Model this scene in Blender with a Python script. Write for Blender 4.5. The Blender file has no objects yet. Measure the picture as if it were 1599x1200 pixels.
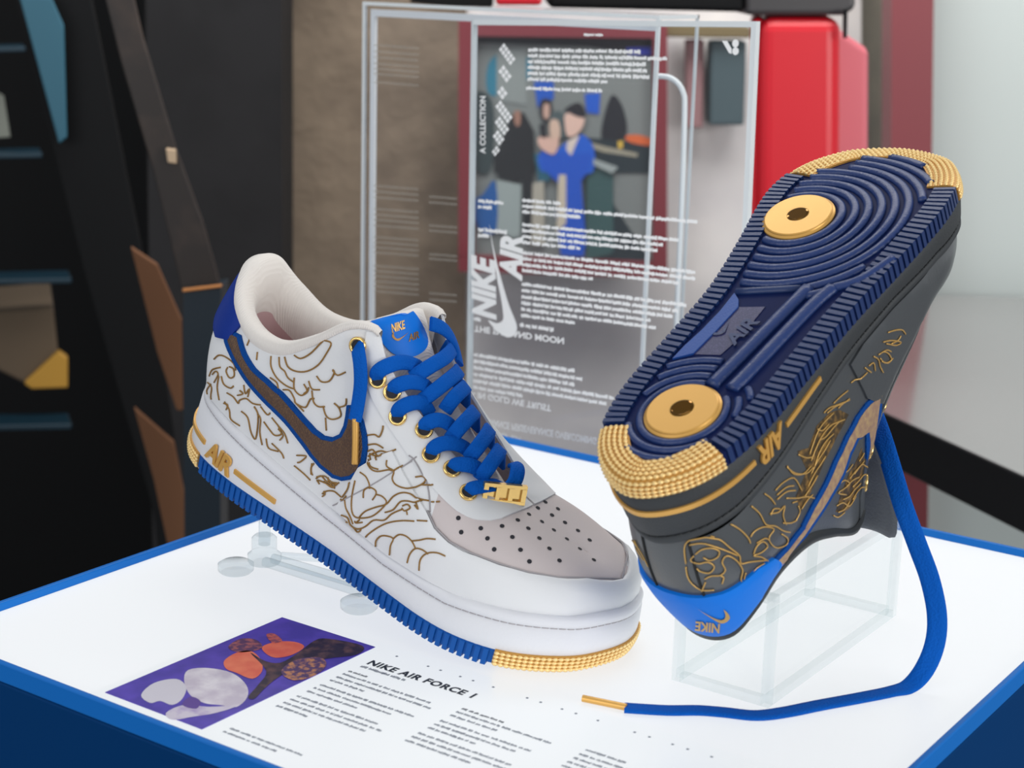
import bpy, bmesh, math, random
import numpy as np
from mathutils import Vector, Matrix
from mathutils.bvhtree import BVHTree
from mathutils.geometry import delaunay_2d_cdt, intersect_point_tri, barycentric_transform

random.seed(7)
SC = bpy.context.scene
COL = SC.collection

# ------------------------------------------------------------------ camera
F, CX, CY = 2663.0, 799.5, 600.0            # focal length / principal point in 1599x1200 pixels
CAMH = 0.351                                # lens height above the light table
RC = np.array([[0.8167818201678838, 0.5762817528616238, 0.02769114591296651],
               [0.16044069201673783, -0.18077080172860074, -0.9703508136687418],
               [-0.5541897171442547, 0.7970076904027547, -0.24010934769483178]])   # rows: right, down, forward
CAM = np.array([0.0, 0.0, CAMH])
cam = bpy.data.cameras.new('camera')
cam.sensor_width = 36.0
cam.lens = F / 1599.0 * 36.0
cam.clip_start, cam.clip_end = 0.02, 60
cam.dof.use_dof = True
cam.dof.focus_distance = 0.93
cam.dof.aperture_fstop = 11.0
cam_o = bpy.data.objects.new('camera', cam)
COL.objects.link(cam_o)
m = Matrix.Identity(4)
for i in range(3):
    m[i][0] = RC[0][i]; m[i][1] = -RC[1][i]; m[i][2] = -RC[2][i]; m[i][3] = CAM[i]
cam_o.matrix_world = m
SC.camera = cam_o

# ------------------------------------------------------------------ light
SC.cycles.transparent_max_bounces = 40
SC.view_settings.view_transform = 'Standard'
SC.view_settings.look = 'None'
SC.view_settings.gamma = 1
SC.view_settings.use_curve_mapping = False
SC.view_settings.exposure = 0.0
w = bpy.data.worlds.new('world'); SC.world = w
w.use_nodes = True
w.node_tree.nodes['Background'].inputs[0].default_value = (0.93, 0.97, 1.0, 1)
w.node_tree.nodes['Background'].inputs[1].default_value = 0.42
def area(name, loc, target, size, power, col):
    l = bpy.data.lights.new(name, 'AREA'); l.shape = 'RECTANGLE'; l.size, l.size_y = size
    l.energy = power; l.color = col
    o = bpy.data.objects.new(name, l); COL.objects.link(o); o.location = loc
    o.rotation_euler = (Vector(target) - Vector(loc)).to_track_quat('-Z', 'Y').to_euler()
    return o
area('window_daylight', (1.9, 0.45, 0.55), (-0.35, 0.8, -0.05), (1.5, 1.1), 36, (1.0, 0.98, 0.95))
area('ceiling_light', (-0.55, 0.35, 1.9), (-0.5, 0.8, 0.0), (1.0, 0.8), 2, (0.95, 0.97, 1.0))
area('street_daylight', (-0.95, -1.7, 0.75), (-0.55, 0.8, 0.08), (2.2, 1.3), 21, (0.97, 0.98, 1.0))
area('back_wall_fill', (-0.9, 1.45, 1.15), (-1.25, 2.2, -0.15), (1.4, 0.6), 21, (1.0, 0.97, 0.93))  # added fill to brighten the background, no known fixture

# ------------------------------------------------------------------ pixel helpers (a point seen at a pixel, at a known place)
def ray(p):
    return RC.T @ np.array([p[0] - CX, p[1] - CY, F])
def onz(p, z=0.0):
    d = ray(p); t = (z - CAMH) / d[2]
    return CAM + d * t
RH = np.array([RC[0][0], RC[0][1], 0]); RH /= np.linalg.norm(RH)
FH = np.array([-RH[1], RH[0], 0])
def at(p, d):                               # on the upright plane d metres ahead
    r = ray(p); return CAM + r * (d / (r @ FH))
def atY(p, y):
    r = ray(p); return CAM + r * (y / r[1])

# ------------------------------------------------------------------ materials
def lin(*c):
    c = c[0] if len(c) == 1 else c
    o = []
    for v in c:
        v = v / 255.0
        o.append(v / 12.92 if v <= 0.04045 else ((v + 0.055) / 1.055) ** 2.4)
    return (o[0], o[1], o[2], 1)
def mat(name, col, rough=0.5, metal=0.0, spec=0.5, noise=None, bump=None, emit=None, sheen=0, coat=0, coord='Object'):
    M = bpy.data.materials.new(name); M.use_nodes = True
    nt = M.node_tree; b = nt.nodes['Principled BSDF']
    b.inputs['Base Color'].default_value = lin(col)
    b.inputs['Roughness'].default_value = rough
    b.inputs['Metallic'].default_value = metal
    b.inputs['Specular IOR Level'].default_value = spec
    if coat: b.inputs['Coat Weight'].default_value = coat; b.inputs['Coat Roughness'].default_value = 0.1
    if sheen: b.inputs['Sheen Weight'].default_value = sheen
    tc = nt.nodes.new('ShaderNodeTexCoord')
    if noise:                               # (second colour, scale, contrast low, contrast high)
        n = nt.nodes.new('ShaderNodeTexNoise'); n.inputs['Scale'].default_value = noise[1]
        n.inputs['Detail'].default_value = 6
        nt.links.new(tc.outputs[coord], n.inputs['Vector'])
        r = nt.nodes.new('ShaderNodeValToRGB')
        r.color_ramp.elements[0].position = noise[2]; r.color_ramp.elements[1].position = noise[3]
        r.color_ramp.elements[0].color = lin(col); r.color_ramp.elements[1].color = lin(noise[0])
        nt.links.new(n.outputs[0], r.inputs[0]); nt.links.new(r.outputs[0], b.inputs['Base Color'])
    if bump:                                # (kind, scale, strength, distance)
        if bump[0] == 'wave':
            n = nt.nodes.new('ShaderNodeTexWave'); n.inputs['Scale'].default_value = bump[1]
            n.inputs['Distortion'].default_value = 1.0
        elif bump[0] == 'voronoi':
            n = nt.nodes.new('ShaderNodeTexVoronoi'); n.inputs['Scale'].default_value = bump[1]
        else:
            n = nt.nodes.new('ShaderNodeTexNoise'); n.inputs['Scale'].default_value = bump[1]; n.inputs['Detail'].default_value = 3
        nt.links.new(tc.outputs[coord], n.inputs['Vector'])
        bp = nt.nodes.new('ShaderNodeBump'); bp.inputs['Strength'].default_value = bump[2]; bp.inputs['Distance'].default_value = bump[3]
        nt.links.new(n.outputs[0], bp.inputs['Height']); nt.links.new(bp.outputs[0], b.inputs['Normal'])
    if emit:
        b.inputs['Emission Color'].default_value = lin(emit[0]); b.inputs['Emission Strength'].default_value = emit[1]
    return M
def acrylic(name, tint, refl=1.0, haze=0.0, hazecol=(230, 235, 240)):
    M = bpy.data.materials.new(name); M.use_nodes = True
    nt = M.node_tree; nt.nodes.remove(nt.nodes['Principled BSDF']); out = nt.nodes['Material Output']
    t = nt.nodes.new('ShaderNodeBsdfTransparent'); t.inputs[0].default_value = lin(tint)
    d = nt.nodes.new('ShaderNodeBsdfDiffuse'); d.inputs[0].default_value = lin(hazecol)
    mx = nt.nodes.new('ShaderNodeMixShader'); mx.inputs[0].default_value = haze
    nt.links.new(t.outputs[0], mx.inputs[1]); nt.links.new(d.outputs[0], mx.inputs[2])
    g = nt.nodes.new('ShaderNodeBsdfGlossy'); g.inputs['Roughness'].default_value = 0.02
    lw = nt.nodes.new('ShaderNodeLayerWeight'); lw.inputs['Blend'].default_value = 0.5
    pw = nt.nodes.new('ShaderNodeMath'); pw.operation = 'POWER'; pw.inputs[1].default_value = 5
    nt.links.new(lw.outputs['Facing'], pw.inputs[0])
    mu = nt.nodes.new('ShaderNodeMath'); mu.operation = 'MULTIPLY_ADD'; mu.inputs[1].default_value = 0.8 * refl; mu.inputs[2].default_value = 0.025 * refl
    nt.links.new(pw.outputs[0], mu.inputs[0])
    m2 = nt.nodes.new('ShaderNodeMixShader'); nt.links.new(mu.outputs[0], m2.inputs[0])
    nt.links.new(mx.outputs[0], m2.inputs[1]); nt.links.new(g.outputs[0], m2.inputs[2])
    nt.links.new(m2.outputs[0], out.inputs[0])
    return M

M_leather = mat('white_leather', (228, 229, 231), 0.48, bump=('noise', 900, 0.12, 0.0006))
M_suede = mat('pale_tumbled_leather', (208, 197, 196), 0.6, bump=('noise', 700, 0.15, 0.0006))
M_rubberw = mat('white_rubber', (222, 223, 228), 0.55, bump=('noise', 500, 0.2, 0.0007))
M_knit = mat('ivory_knit', (232, 226, 220), 0.9, sheen=0.3, bump=('wave', 260, 0.25, 0.0006))
M_insole = mat('dusty_pink_lining', (206, 172, 174), 0.9)
M_lace = mat('royal_blue_lace', (0, 88, 184), 0.8, spec=0.15, bump=('voronoi', 900, 0.5, 0.0006))
M_label = mat('bright_blue_satin', (0, 116, 222), 0.5, spec=0.25, bump=('noise', 1200, 0.1, 0.0004))
M_tabw = mat('deep_blue_leather', (0, 44, 136), 0.5, spec=0.2, bump=('noise', 900, 0.12, 0.0006))
M_border = mat('blue_embroidery', (6, 72, 150), 0.8, spec=0.15, bump=('voronoi', 1300, 0.8, 0.0008))
M_swoosh = mat('bronze_embroidery', (88, 66, 56), 0.55, metal=0.2, noise=((128, 98, 66), 1300, 0.45, 0.75), bump=('wave', 300, 0.6, 0.0006))
M_swooshb = mat('copper_embroidery', (176, 142, 122), 0.5, metal=0.3, noise=((206, 176, 128), 300, 0.4, 0.7), bump=('wave', 420, 0.6, 0.0006))
M_thread = mat('gold_thread', (150, 112, 56), 0.45, metal=0.35)
M_threadb = mat('bright_gold_thread', (202, 162, 92), 0.42, metal=0.45)
M_gold = mat('polished_gold', (244, 204, 128), 0.2, metal=0.9)
M_goldm = mat('satin_gold', (226, 174, 92), 0.34, metal=0.4)
M_rope = mat('gold_rubber', (250, 216, 148), 0.34, metal=0.3)
M_ropebase = mat('dark_gold_rubber', (196, 146, 70), 0.45, metal=0.3)
M_bluesole = mat('blue_rubber', (4, 82, 162), 0.55, spec=0.25, bump=('noise', 300, 0.1, 0.0006))
M_navyfloor = mat('shaded_navy_rubber', (10, 26, 74), 0.6, spec=0.12)  # darker navy holds the shade in the grooves between ridges
M_navy = mat('navy_rubber', (26, 52, 108), 0.36, bump=('noise', 700, 0.35, 0.0008))
M_navylug = mat('deep_navy_rubber', (20, 46, 96), 0.42, bump=('noise', 700, 0.2, 0.0006))
M_navymid = mat('blue_navy_rubber', (22, 72, 150), 0.5, bump=('noise', 800, 0.3, 0.0006))
M_spark = mat('glitter_navy', (34, 38, 84), 0.4, noise=((72, 70, 120), 1500, 0.5, 0.72))
M_blackmid = mat('charcoal_rubber', (50, 54, 58), 0.62, bump=('noise', 900, 0.35, 0.0008))
M_black = mat('charcoal_leather', (74, 78, 82), 0.28, spec=0.7, bump=('noise', 600, 0.12, 0.0006))
M_blackedge = mat('black_binding', (30, 34, 37), 0.5)
M_greyknit = mat('dark_grey_knit', (98, 102, 108), 0.85, sheen=0.1, bump=('noise', 700, 0.5, 0.001))
M_dark = mat('dark_hole', (38, 38, 46), 0.8)
M_seam = mat('grey_seam', (168, 163, 166), 0.8)
M_seamb = mat('black_seam', (22, 24, 26), 0.8)
M_print = mat('white_print', (252, 253, 254), 0.6)

# ------------------------------------------------------------------ object helpers
def link(name, me, parent=None):
    o = bpy.data.objects.new(name, me); COL.objects.link(o)
    if parent: o.parent = parent
    return o
def mk(name, V, Fc, M, parent=None, smooth=True, norm=False, label=None, auto=None):
    me = bpy.data.meshes.new(name)
    me.from_pydata([tuple(map(float, v)) for v in V], [], [tuple(f) for f in Fc])
    if norm:
        bm = bmesh.new(); bm.from_mesh(me); bmesh.ops.recalc_face_normals(bm, faces=bm.faces); bm.to_mesh(me); bm.free()
    if smooth:
        me.polygons.foreach_set('use_smooth', [True] * len(me.polygons))
        if auto is not None: me.set_sharp_from_angle(angle=math.radians(auto))
    for mm in (M if isinstance(M, (list, tuple)) else [M]): me.materials.append(mm)
    o = link(name, me, parent)
    if label: o['label'] = label
    return o
def tag(o, label, cat, group=None, kind=None):
    if label: o['label'] = label
    if cat: o['category'] = cat
    if group: o['group'] = group
    if kind: o['kind'] = kind
    return o
def empty(name, mw=None, loc=None):
    o = link(name, None)
    o.empty_display_size = 0.02
    if mw is not None: o.matrix_world = mw
    if loc is not None: o.location = loc
    return o
def grid_faces(n, k, closed=False):
    f = []
    for i in range(n - 1 + (1 if closed else 0)):
        for j in range(k - 1):
            a = i * k + j; b = ((i + 1) % n) * k + j
            f.append((a, b, b + 1, a + 1))
    return f
def crom(P, n=8, closed=False):             # smooth curve through points
    P = [np.array(p, float) for p in P]; N = len(P); out = []
    if N < 3 and not closed:
        return [P[0] + (P[-1] - P[0]) * k / n for k in range(n + 1)]
    seg = N if closed else N - 1
    for i in range(seg):
        if closed: a, b, c, d = P[(i - 1) % N], P[i], P[(i + 1) % N], P[(i + 2) % N]
        else: a, b, c, d = P[max(i - 1, 0)], P[i], P[i + 1], P[min(i + 2, N - 1)]
        for k in range(n):
            t = k / n
            out.append(0.5 * (2 * b + (c - a) * t + (2 * a - 5 * b + 4 * c - d) * t * t + (3 * b - a - 3 * c + d) * t ** 3))
    if not closed: out.append(P[-1])
    return out
def tube_vf(path, rad, n=6, up=None, flat=1.0, caps=True, mod=None):
    """tube along a path; up gives the frame (list of normals) so that flat<1 makes a ribbon-like section"""
    path = [np.array(p, float) for p in path]; N = len(path); V = []
    prev = None
    for i in range(N):
        t = path[min(i + 1, N - 1)] - path[max(i - 1, 0)]
        t = t / (np.linalg.norm(t) + 1e-12)
        if up is not None: u = np.array(up[i], float)
        else: u = prev if prev is not None else (np.array([0, 0, 1.0]) if abs(t[2]) < 0.9 else np.array([1.0, 0, 0]))
        u = u - t * (u @ t); u /= np.linalg.norm(u) + 1e-12; prev = u
        s = np.cross(t, u); r = rad[i] if hasattr(rad, '__len__') else rad
        if mod: r = r * mod(i)
        for k in range(n):
            a = 2 * math.pi * (k + .5) / n
            V.append(path[i] + s * math.cos(a) * r + u * math.sin(a) * r * flat)
    Fc = []
    for i in range(N - 1):
        for k in range(n):
            Fc.append((i * n + k, i * n + (k + 1) % n, (i + 1) * n + (k + 1) % n, (i + 1) * n + k))
    if caps:
        Fc.append(tuple(range(n))[::-1]); Fc.append(tuple((N - 1) * n + k for k in range(n)))
    return V, Fc
def join(parts):
    V, Fc = [], []
    for v, f in parts:
        o = len(V); V += list(v); Fc += [tuple(i + o for i in q) for q in f]
    return V, Fc
def ribbon_vf(path, nor, width, thick):
    """flat lace: rounded rectangle section"""
    path = [np.array(p, float) for p in path]; N = len(path); V = []
    hw, ht = width / 2, thick / 2
    sec = [(-hw, 0), (-hw * .86, ht), (-hw * .4, ht * 1.15), (hw * .4, ht * 1.15), (hw * .86, ht), (hw, 0), (hw * .86, -ht), (-hw * .86, -ht)]
    for i in range(N):
        t = path[min(i + 1, N - 1)] - path[max(i - 1, 0)]; t /= np.linalg.norm(t) + 1e-12
        u = np.array(nor[i], float); u = u - t * (u @ t); u /= np.linalg.norm(u) + 1e-12
        s = np.cross(t, u)
        for a, b in sec: V.append(path[i] + s * a + u * b)
    n = len(sec); Fc = []
    for i in range(N - 1):
        for k in range(n): Fc.append((i * n + k, i * n + (k + 1) % n, (i + 1) * n + (k + 1) % n, (i + 1) * n + k))
    Fc.append(tuple(range(n))[::-1]); Fc.append(tuple((N - 1) * n + k for k in range(n)))
    return V, Fc
def box_vf(lo, hi):
    x0, y0, z0 = lo; x1, y1, z1 = hi
    V = [(x0, y0, z0), (x1, y0, z0), (x1, y1, z0), (x0, y1, z0), (x0, y0, z1), (x1, y0, z1), (x1, y1, z1), (x0, y1, z1)]
    return [np.array(v, float) for v in V], [(0, 3, 2, 1), (4, 5, 6, 7), (0, 1, 5, 4), (1, 2, 6, 5), (2, 3, 7, 6), (3, 0, 4, 7)]
def prism_vf(poly, vec):
    n = len(poly); V = [np.array(p, float) for p in poly] + [np.array(p, float) + vec for p in poly]
    return V, [tuple(range(n))] + [tuple(range(n, 2 * n))[::-1]] + [(i, (i + 1) % n, n + (i + 1) % n, n + i) for i in range(n)]
def bevel(o, wdt, seg=2, ang=40):
    b = o.modifiers.new('bevel', 'BEVEL'); b.width = wdt; b.segments = seg; b.limit_method = 'ANGLE'; b.angle_limit = math.radians(ang)
    return o
def lathe_vf(prof, n=28):
    V, Fc = [], []
    for r, z in prof:
        for k in range(n):
            a = 2 * math.pi * k / n; V.append(np.array([r * math.cos(a), r * math.sin(a), z]))
    for i in range(len(prof) - 1):
        for k in range(n): Fc.append((i * n + k, i * n + (k + 1) % n, (i + 1) * n + (k + 1) % n, (i + 1) * n + k))
    Fc.append(tuple(range(n))[::-1]); Fc.append(tuple((len(prof) - 1) * n + k for k in range(n)))
    return V, Fc
_txt = {}
def text_vf(s, size=1.0, extrude=0.0, bold=0.0, shear=0.0, align='LEFT', spacing=1.0, res=3):
    """lettering as plain mesh data in the xy plane"""
    key = (s, size, extrude, bold, shear, align, spacing)
    if key in _txt: return _txt[key]
    cu = bpy.data.curves.new('lettering', 'FONT'); cu.body = s; cu.size = size; cu.extrude = extrude; cu.offset = bold
    cu.shear = shear; cu.align_x = align; cu.space_character = spacing; cu.resolution_u = res
    o = bpy.data.objects.new('lettering', cu); COL.objects.link(o)
    dg = bpy.context.evaluated_depsgraph_get(); me = o.evaluated_get(dg).to_mesh()
    V = [np.array(v.co) for v in me.vertices]; Fc = [tuple(p.vertices) for p in me.polygons]
    o.evaluated_get(dg).to_mesh_clear()
    bpy.data.objects.remove(o); bpy.data.curves.remove(cu)
    _txt[key] = (V, Fc)
    return V, Fc

# ------------------------------------------------------------------ sneaker geometry
# canonical frame of one shoe, metres: x heel -> toe, y towards the outer (lateral) side, z up
OSX = [0, .010, .030, .060, .100, .140, .180, .210, .235, .260, .280, .293, .300]
OSL = [0, .021, .034, .0405, .0425, .0445, .0490, .0518, .0515, .0460, .0345, .0205, -.004]
OSM = [0, .021, .034, .0395, .0385, .0375, .0425, .048, .0515, .0495, .041, .029, .004]
def zz(x): return 0.0 if x < .2 else .016 * ((x - .2) / .1) ** 2
_o = [(0, 0)] + [(x, y) for x, y in zip(OSX[1:-1], OSL[1:-1])] + [(.300, -.004)] + [(x, -y) for x, y in zip(OSX[1:-1], OSM[1:-1])][::-1]
_c = crom(_o, 12, closed=True)
def _resample(P, n):
    P = np.array(P + [P[0]]); d = np.r_[0, np.cumsum(np.linalg.norm(np.diff(P, axis=0), axis=1))]
    t = np.linspace(0, d[-1], n, endpoint=False)
    return np.stack([np.interp(t, d, P[:, k]) for k in (0, 1)], 1), d[-1]
NO = 320
OUT, OUTLEN = _resample(_c, NO)             # outline, starts at the heel, runs along the lateral side to the toe, back along the medial side
_t = np.roll(OUT, -1, 0) - np.roll(OUT, 1, 0); _t /= np.linalg.norm(_t, axis=1)[:, None]
OUTN = np.stack([-_t[:, 1], _t[:, 0]], 1)   # outward
if (OUTN[NO // 4] @ np.array([0, 1])) < 0: OUTN = -OUTN
def outl(i, off=0.0):                       # outline point at (float) index, moved outwards by off
    i = i % NO; a = int(math.floor(i)); b = (a + 1) % NO; t = i - a
    p = OUT[a] * (1 - t) + OUT[b] * t; n = OUTN[a] * (1 - t) + OUTN[b] * t
    return p + n * off, n
def out_idx(x, lateral=True):               # outline index of the side at length x
    half = range(0, NO // 2 + 8) if lateral else range(NO // 2 + 8, NO)
    return min(half, key=lambda i: abs(OUT[i][0] - x) + (0 if (OUT[i][1] > 0) == lateral else 1))
RIMX = [0, .006, .030, .060, .100, .130, .176, .221, .258, .286, .296, .31]
RIMZ = [.043, .0425, .041, .037, .0315, .028, .0255, .028, .035, .041, .044, .046]
def rim(x): return float(np.interp(x, RIMX, RIMZ))

# stations of the upper: p, rim x, rim half width, top x, top half width, top z, dome, bulge
ST = np.array([
 (0.00, .0075, .0000, .0150, .0000, .1185, 0.0, .0060),
 (0.06, .0120, .0190, .0180, .0150, .1145, 0.0, .0060),
 (0.12, .0240, .0290, .0280, .0260, .1020, 0.0, .0050),
 (0.20, .0450, .0345, .0470, .0320, .0925, 0.0, .0035),
 (0.28, .0700, .0365, .0710, .0350, .0955, 0.0, .0025),
 (0.36, .0950, .0375, .0920, .0355, .1100, .05, .0020),
 (0.43, .1180, .0385, .1120, .0335, .1280, .10, .0020),
 (0.47, .1320, .0395, .1270, .0300, .1310, .15, .0020),
 (0.50, .1420, .0405, .1345, .0290, .1200, .22, .0020),
 (0.56, .1600, .0425, .1470, .0265, .1075, .35, .0020),
 (0.64, .1820, .0450, .1690, .0240, .0935, .50, .0018),
 (0.72, .2040, .0470, .1910, .0200, .0815, .68, .0015),
 (0.78, .2190, .0465, .2060, .0130, .0755, .82, .0012),
 (0.82, .2310, .0458, .2140, .0000, .0730, .95, .0010),
 (0.87, .2480, .0430, .2270, .0000, .0700, 1.0, .0010),
 (0.92, .2650, .0372, .2430, .0000, .0660, 1.0, .0010),
 (0.96, .2800, .0265, .2560, .0000, .0630, 1.0, .0008),
 (1.00, .2925, .0000, .2640, .0000, .0610, 1.0, .0005)])
_ext = []
for r in ST[::-1]:
    if r[0] < 1: q = r.copy(); q[0] = 2 - r[0]; q[2] *= -1; q[4] *= -1; _ext.append(q)
_pos = list(ST) + [e for e in _ext[::-1] if e[0] < 1.3]
_pos = sorted(_pos, key=lambda r: r[0])
_neg = []
for r in ST[1:6]: q = r.copy(); q[0] *= -1; q[2] *= -1; q[4] *= -1; _neg.append(q)
EXT = np.array(sorted(_neg, key=lambda r: r[0]) + _pos)
_D = np.zeros_like(EXT)
for i in range(len(EXT)):                   # limited tangents, no overshoot
    a, b = max(i - 1, 0), min(i + 1, len(EXT) - 1)
    _D[i] = (EXT[b] - EXT[a]) / (EXT[b, 0] - EXT[a, 0])
    if 0 < i < len(EXT) - 1:
        s0 = (EXT[i] - EXT[i - 1]) / (EXT[i, 0] - EXT[i - 1, 0]); s1 = (EXT[i + 1] - EXT[i]) / (EXT[i + 1, 0] - EXT[i, 0])
        for k in (4, 5, 6):
            if s0[k] * s1[k] <= 0 and k != 5: _D[i, k] = 0
def station(p):
    i = int(np.clip(np.searchsorted(EXT[:, 0], p) - 1, 0, len(EXT) - 2))
    h = EXT[i + 1, 0] - EXT[i, 0]; t = (p - EXT[i, 0]) / h
    return ((2 * t ** 3 - 3 * t * t + 1) * EXT[i] + (t ** 3 - 2 * t * t + t) * h * _D[i]
            + (-2 * t ** 3 + 3 * t * t) * EXT[i + 1] + (t ** 3 - t * t) * h * _D[i + 1])
def yfix(x, y, side):
    f = 1.0
    if side < 0: f = float(np.interp(x, OSX[1:-1], [(m_ - .006) / (l_ - .006) for l_, m_ in zip(OSL[1:-1], OSM[1:-1])]))
    return side * y * f - .004 * float(np.clip((x - .22) / .08, 0, 1)) ** 1.5
def S(P, h):
    """upper surface; P in -1..1 (+ lateral, - medial, 0 heel, +-1 toe), h 0 at the rim .. 1 at the top edge"""
    side = 1 if P >= 0 else -1; p = abs(P)
    s = station(p); e = 1e-3; s2 = station(p + e); s1 = station(p - e)
    tx, tw = s2[1] - s1[1], s2[2] - s1[2]; l = math.hypot(tx, tw) + 1e-12
    nx, nw = -tw / l, tx / l
    bz = rim(s[1]); dlt = min(max(s[6], 0), 1)
    th = h * math.pi / 2; n_ = .80
    a = (1 - dlt) * h + dlt * (1 - math.cos(th) ** n_ if h < 1 else 1.0)
    b = (1 - dlt) * h + dlt * math.sin(th) ** (n_ if dlt > .01 else 1)
    x = s[1] + (s[3] - s[1]) * a; y = s[2] + (s[4] - s[2]) * a; z = bz + (s[5] - bz) * b
    bu = s[7] * math.sin(math.pi * min(h, 1)) ** 1.0
    x += nx * bu; y += nw * bu
    return np.array([x, yfix(x, y, side), z])
def SN(P, h):
    e = 2e-3; hh = min(max(h, e), 1 - e); pp = P if abs(P) > e else (e if P >= 0 else -e)
    sg = 1 if pp > 0 else -1; pa = min(abs(pp), 1 - e)
    du = S(sg * (pa + e / 2), hh) - S(sg * (pa - e / 2), hh); dv = S(sg * pa, hh + e / 2) - S(sg * pa, hh - e / 2)
    n = np.cross(du, dv) * sg
    n = -n / (np.linalg.norm(n) + 1e-12)
    # outward test: away from the core line of the shoe
    q = S(sg * pa, hh); core = np.array([np.clip(q[0], .05, .25), 0, .045])
    return n if n @ (q - core) > 0 else -n

class Shoe:
    def __init__(s, root, mw, ls):
        s.root, s.ls = root, ls             # ls: sign of local y on the lateral side
        s.M = np.array(mw); s.Mi = np.linalg.inv(s.M)
        NP, NH = 200, 26
        s.Ps = [-1 + 2 * (i + .0) / NP for i in range(NP)]
        s.hs = [j / NH for j in range(NH + 1)]
        s.V = [S(P, h) for P in s.Ps for h in s.hs]; s.UV = [(P, h) for P in s.Ps for h in s.hs]
        s.UV += [(1.0, h) for h in s.hs]; s.V += [S(1.0, h) for h in s.hs]
        s.F = grid_faces(NP + 1, NH + 1)
        tri = []
        for a, b, c, d in s.F: tri += [(a, b, c), (a, c, d)]
        s.tri = tri; s.bvh = BVHTree.FromPolygons([tuple(v) for v in s.V], tri)
    def L(s, pts):                          # canonical -> local
        return [np.array([p[0], p[1] * s.ls, p[2]]) for p in pts]
    def W(s, p):                            # canonical -> world
        q = s.M @ np.array([p[0], p[1] * s.ls, p[2], 1]); return q[:3]
    def ray(s, px):
        o = (s.Mi @ np.r_[CAM, 1])[:3]; d = s.Mi[:3, :3] @ ray(px)
        o[1] *= s.ls; d[1] *= s.ls
        return o, d / np.linalg.norm(d)
    def hit(s, px):                         # pixel -> (P, h) on the upper
        o, d = s.ray(px); loc, n, i, dist = s.bvh.ray_cast(Vector(o), Vector(d))
        if loc is None: return None
        t = s.tri[i]; A_, B_, C_ = (Vector(s.V[k]) for k in t)
        u = barycentric_transform(loc, A_, B_, C_, *(Vector((s.UV[k][0], s.UV[k][1], 0)) for k in t))
        return (u[0], u[1])
    def hits(s, pxs):
        return [u for u in (s.hit_near(p) for p in pxs) if u is not None]
    def hit_near(s, px):                    # a pixel just off the outline slides onto it
        for k in range(0, 40, 2):
            u = s.hit((px[0] - k * (1 if s.ls > 0 else 0), px[1]))
            if u is not None or s.ls < 0: return u
        return None
    def obj(s, name, V, Fc, M, parent=None, **k):
        return mk(name, s.L(V), Fc, M, parent or s.root, norm=k.pop('norm', True), **k)
    def panel(s, name, uv, hgt, M, parent=None, step=.0035, label=None, base=0.0):
        """raised panel bounded by a polygon in (P,h)"""
        K = np.array([.33, .075]); pts = [np.array(q) * K for q in uv]
        den = []
        for i in range(len(pts)):
            a, b = pts[i], pts[(i + 1) % len(pts)]; n = max(1, int(np.linalg.norm(b - a) / step))
            den += [a + (b - a) * k / n for k in range(n)]
        nb = len(den); lo = np.min(den, 0); hi = np.max(den, 0); inner = []
        poly = np.array(den)
        def inside(q):
            c = False; j = nb - 1
            for i in range(nb):
                if ((poly[i, 1] > q[1]) != (poly[j, 1] > q[1])) and (q[0] < (poly[j, 0] - poly[i, 0]) * (q[1] - poly[i, 1]) / (poly[j, 1] - poly[i, 1]) + poly[i, 0]): c = not c
                j = i
            return c
        for a in np.arange(lo[0] + step / 2, hi[0], step):
            for b in np.arange(lo[1] + step / 2, hi[1], step):
                q = np.array([a, b])
                if np.min(np.sum((poly - q) ** 2, 1)) > (step * .6) ** 2 and inside(q): inner.append(q)
        allp = den + inner
        r = delaunay_2d_cdt([Vector(q) for q in allp], [], [list(range(nb))], 1, 1e-7)
        vs, fs = r[0], r[2]
        uvs = [(v[0] / K[0], v[1] / K[1]) for v in vs]
        bset = [k for k, src in enumerate(r[3]) if any(i < nb for i in src)]
        top = []
        wrap = lambda P: P if -1 <= P <= 1 else (P - 2 if P > 1 else P + 2)
        edge = set(bset)
        for k, (P, h) in enumerate(uvs):
            P = wrap(P); h = min(max(h, 0), 1)
            top.append(S(P, h) + SN(P, h) * (base + hgt * (0.72 if k in edge else 1)))
        V = list(top); Fc = [tuple(f) for f in fs]
        # skirt on boundary edges
        cnt = {}
        for f in Fc:
            for i in range(len(f)):
                e = (f[i], f[(i + 1) % len(f)]); k = (min(e), max(e)); cnt.setdefault(k, []).append(e)
        low = {}
        for k, e in cnt.items():
            if len(e) == 1:
                a, b = e[0]
                for q in (a, b):
                    if q not in low:
                        P, h = uvs[q]; P = wrap(P); h = min(max(h, 0), 1)
                        low[q] = len(V); V.append(S(P, h) - SN(P, h) * .0006)
                Fc.append((b, a, low[a], low[b]))
        return s.obj(name, V, Fc, M, parent, norm=True, auto=60, label=label)
    def stroke(s, uvs, rad, lift=.0003, n=5, flat=1.0):
        lf = [lift(q) if callable(lift) else lift for q in uvs]
        p = [S(*q) + SN(*q) * l for q, l in zip(uvs, lf)]; u = [SN(*q) for q in uvs]
        return tube_vf(p, rad, n, up=u, flat=flat)
    def curve_px(s, px, n=5):
        sm = crom(px, n); o = []
        for q in sm:
            u = s.hit(q)
            if u is None: 
                continue
            if o and (abs(o[-1][0] - u[0]) > .12): break
            o.append(u)
        return o
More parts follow.
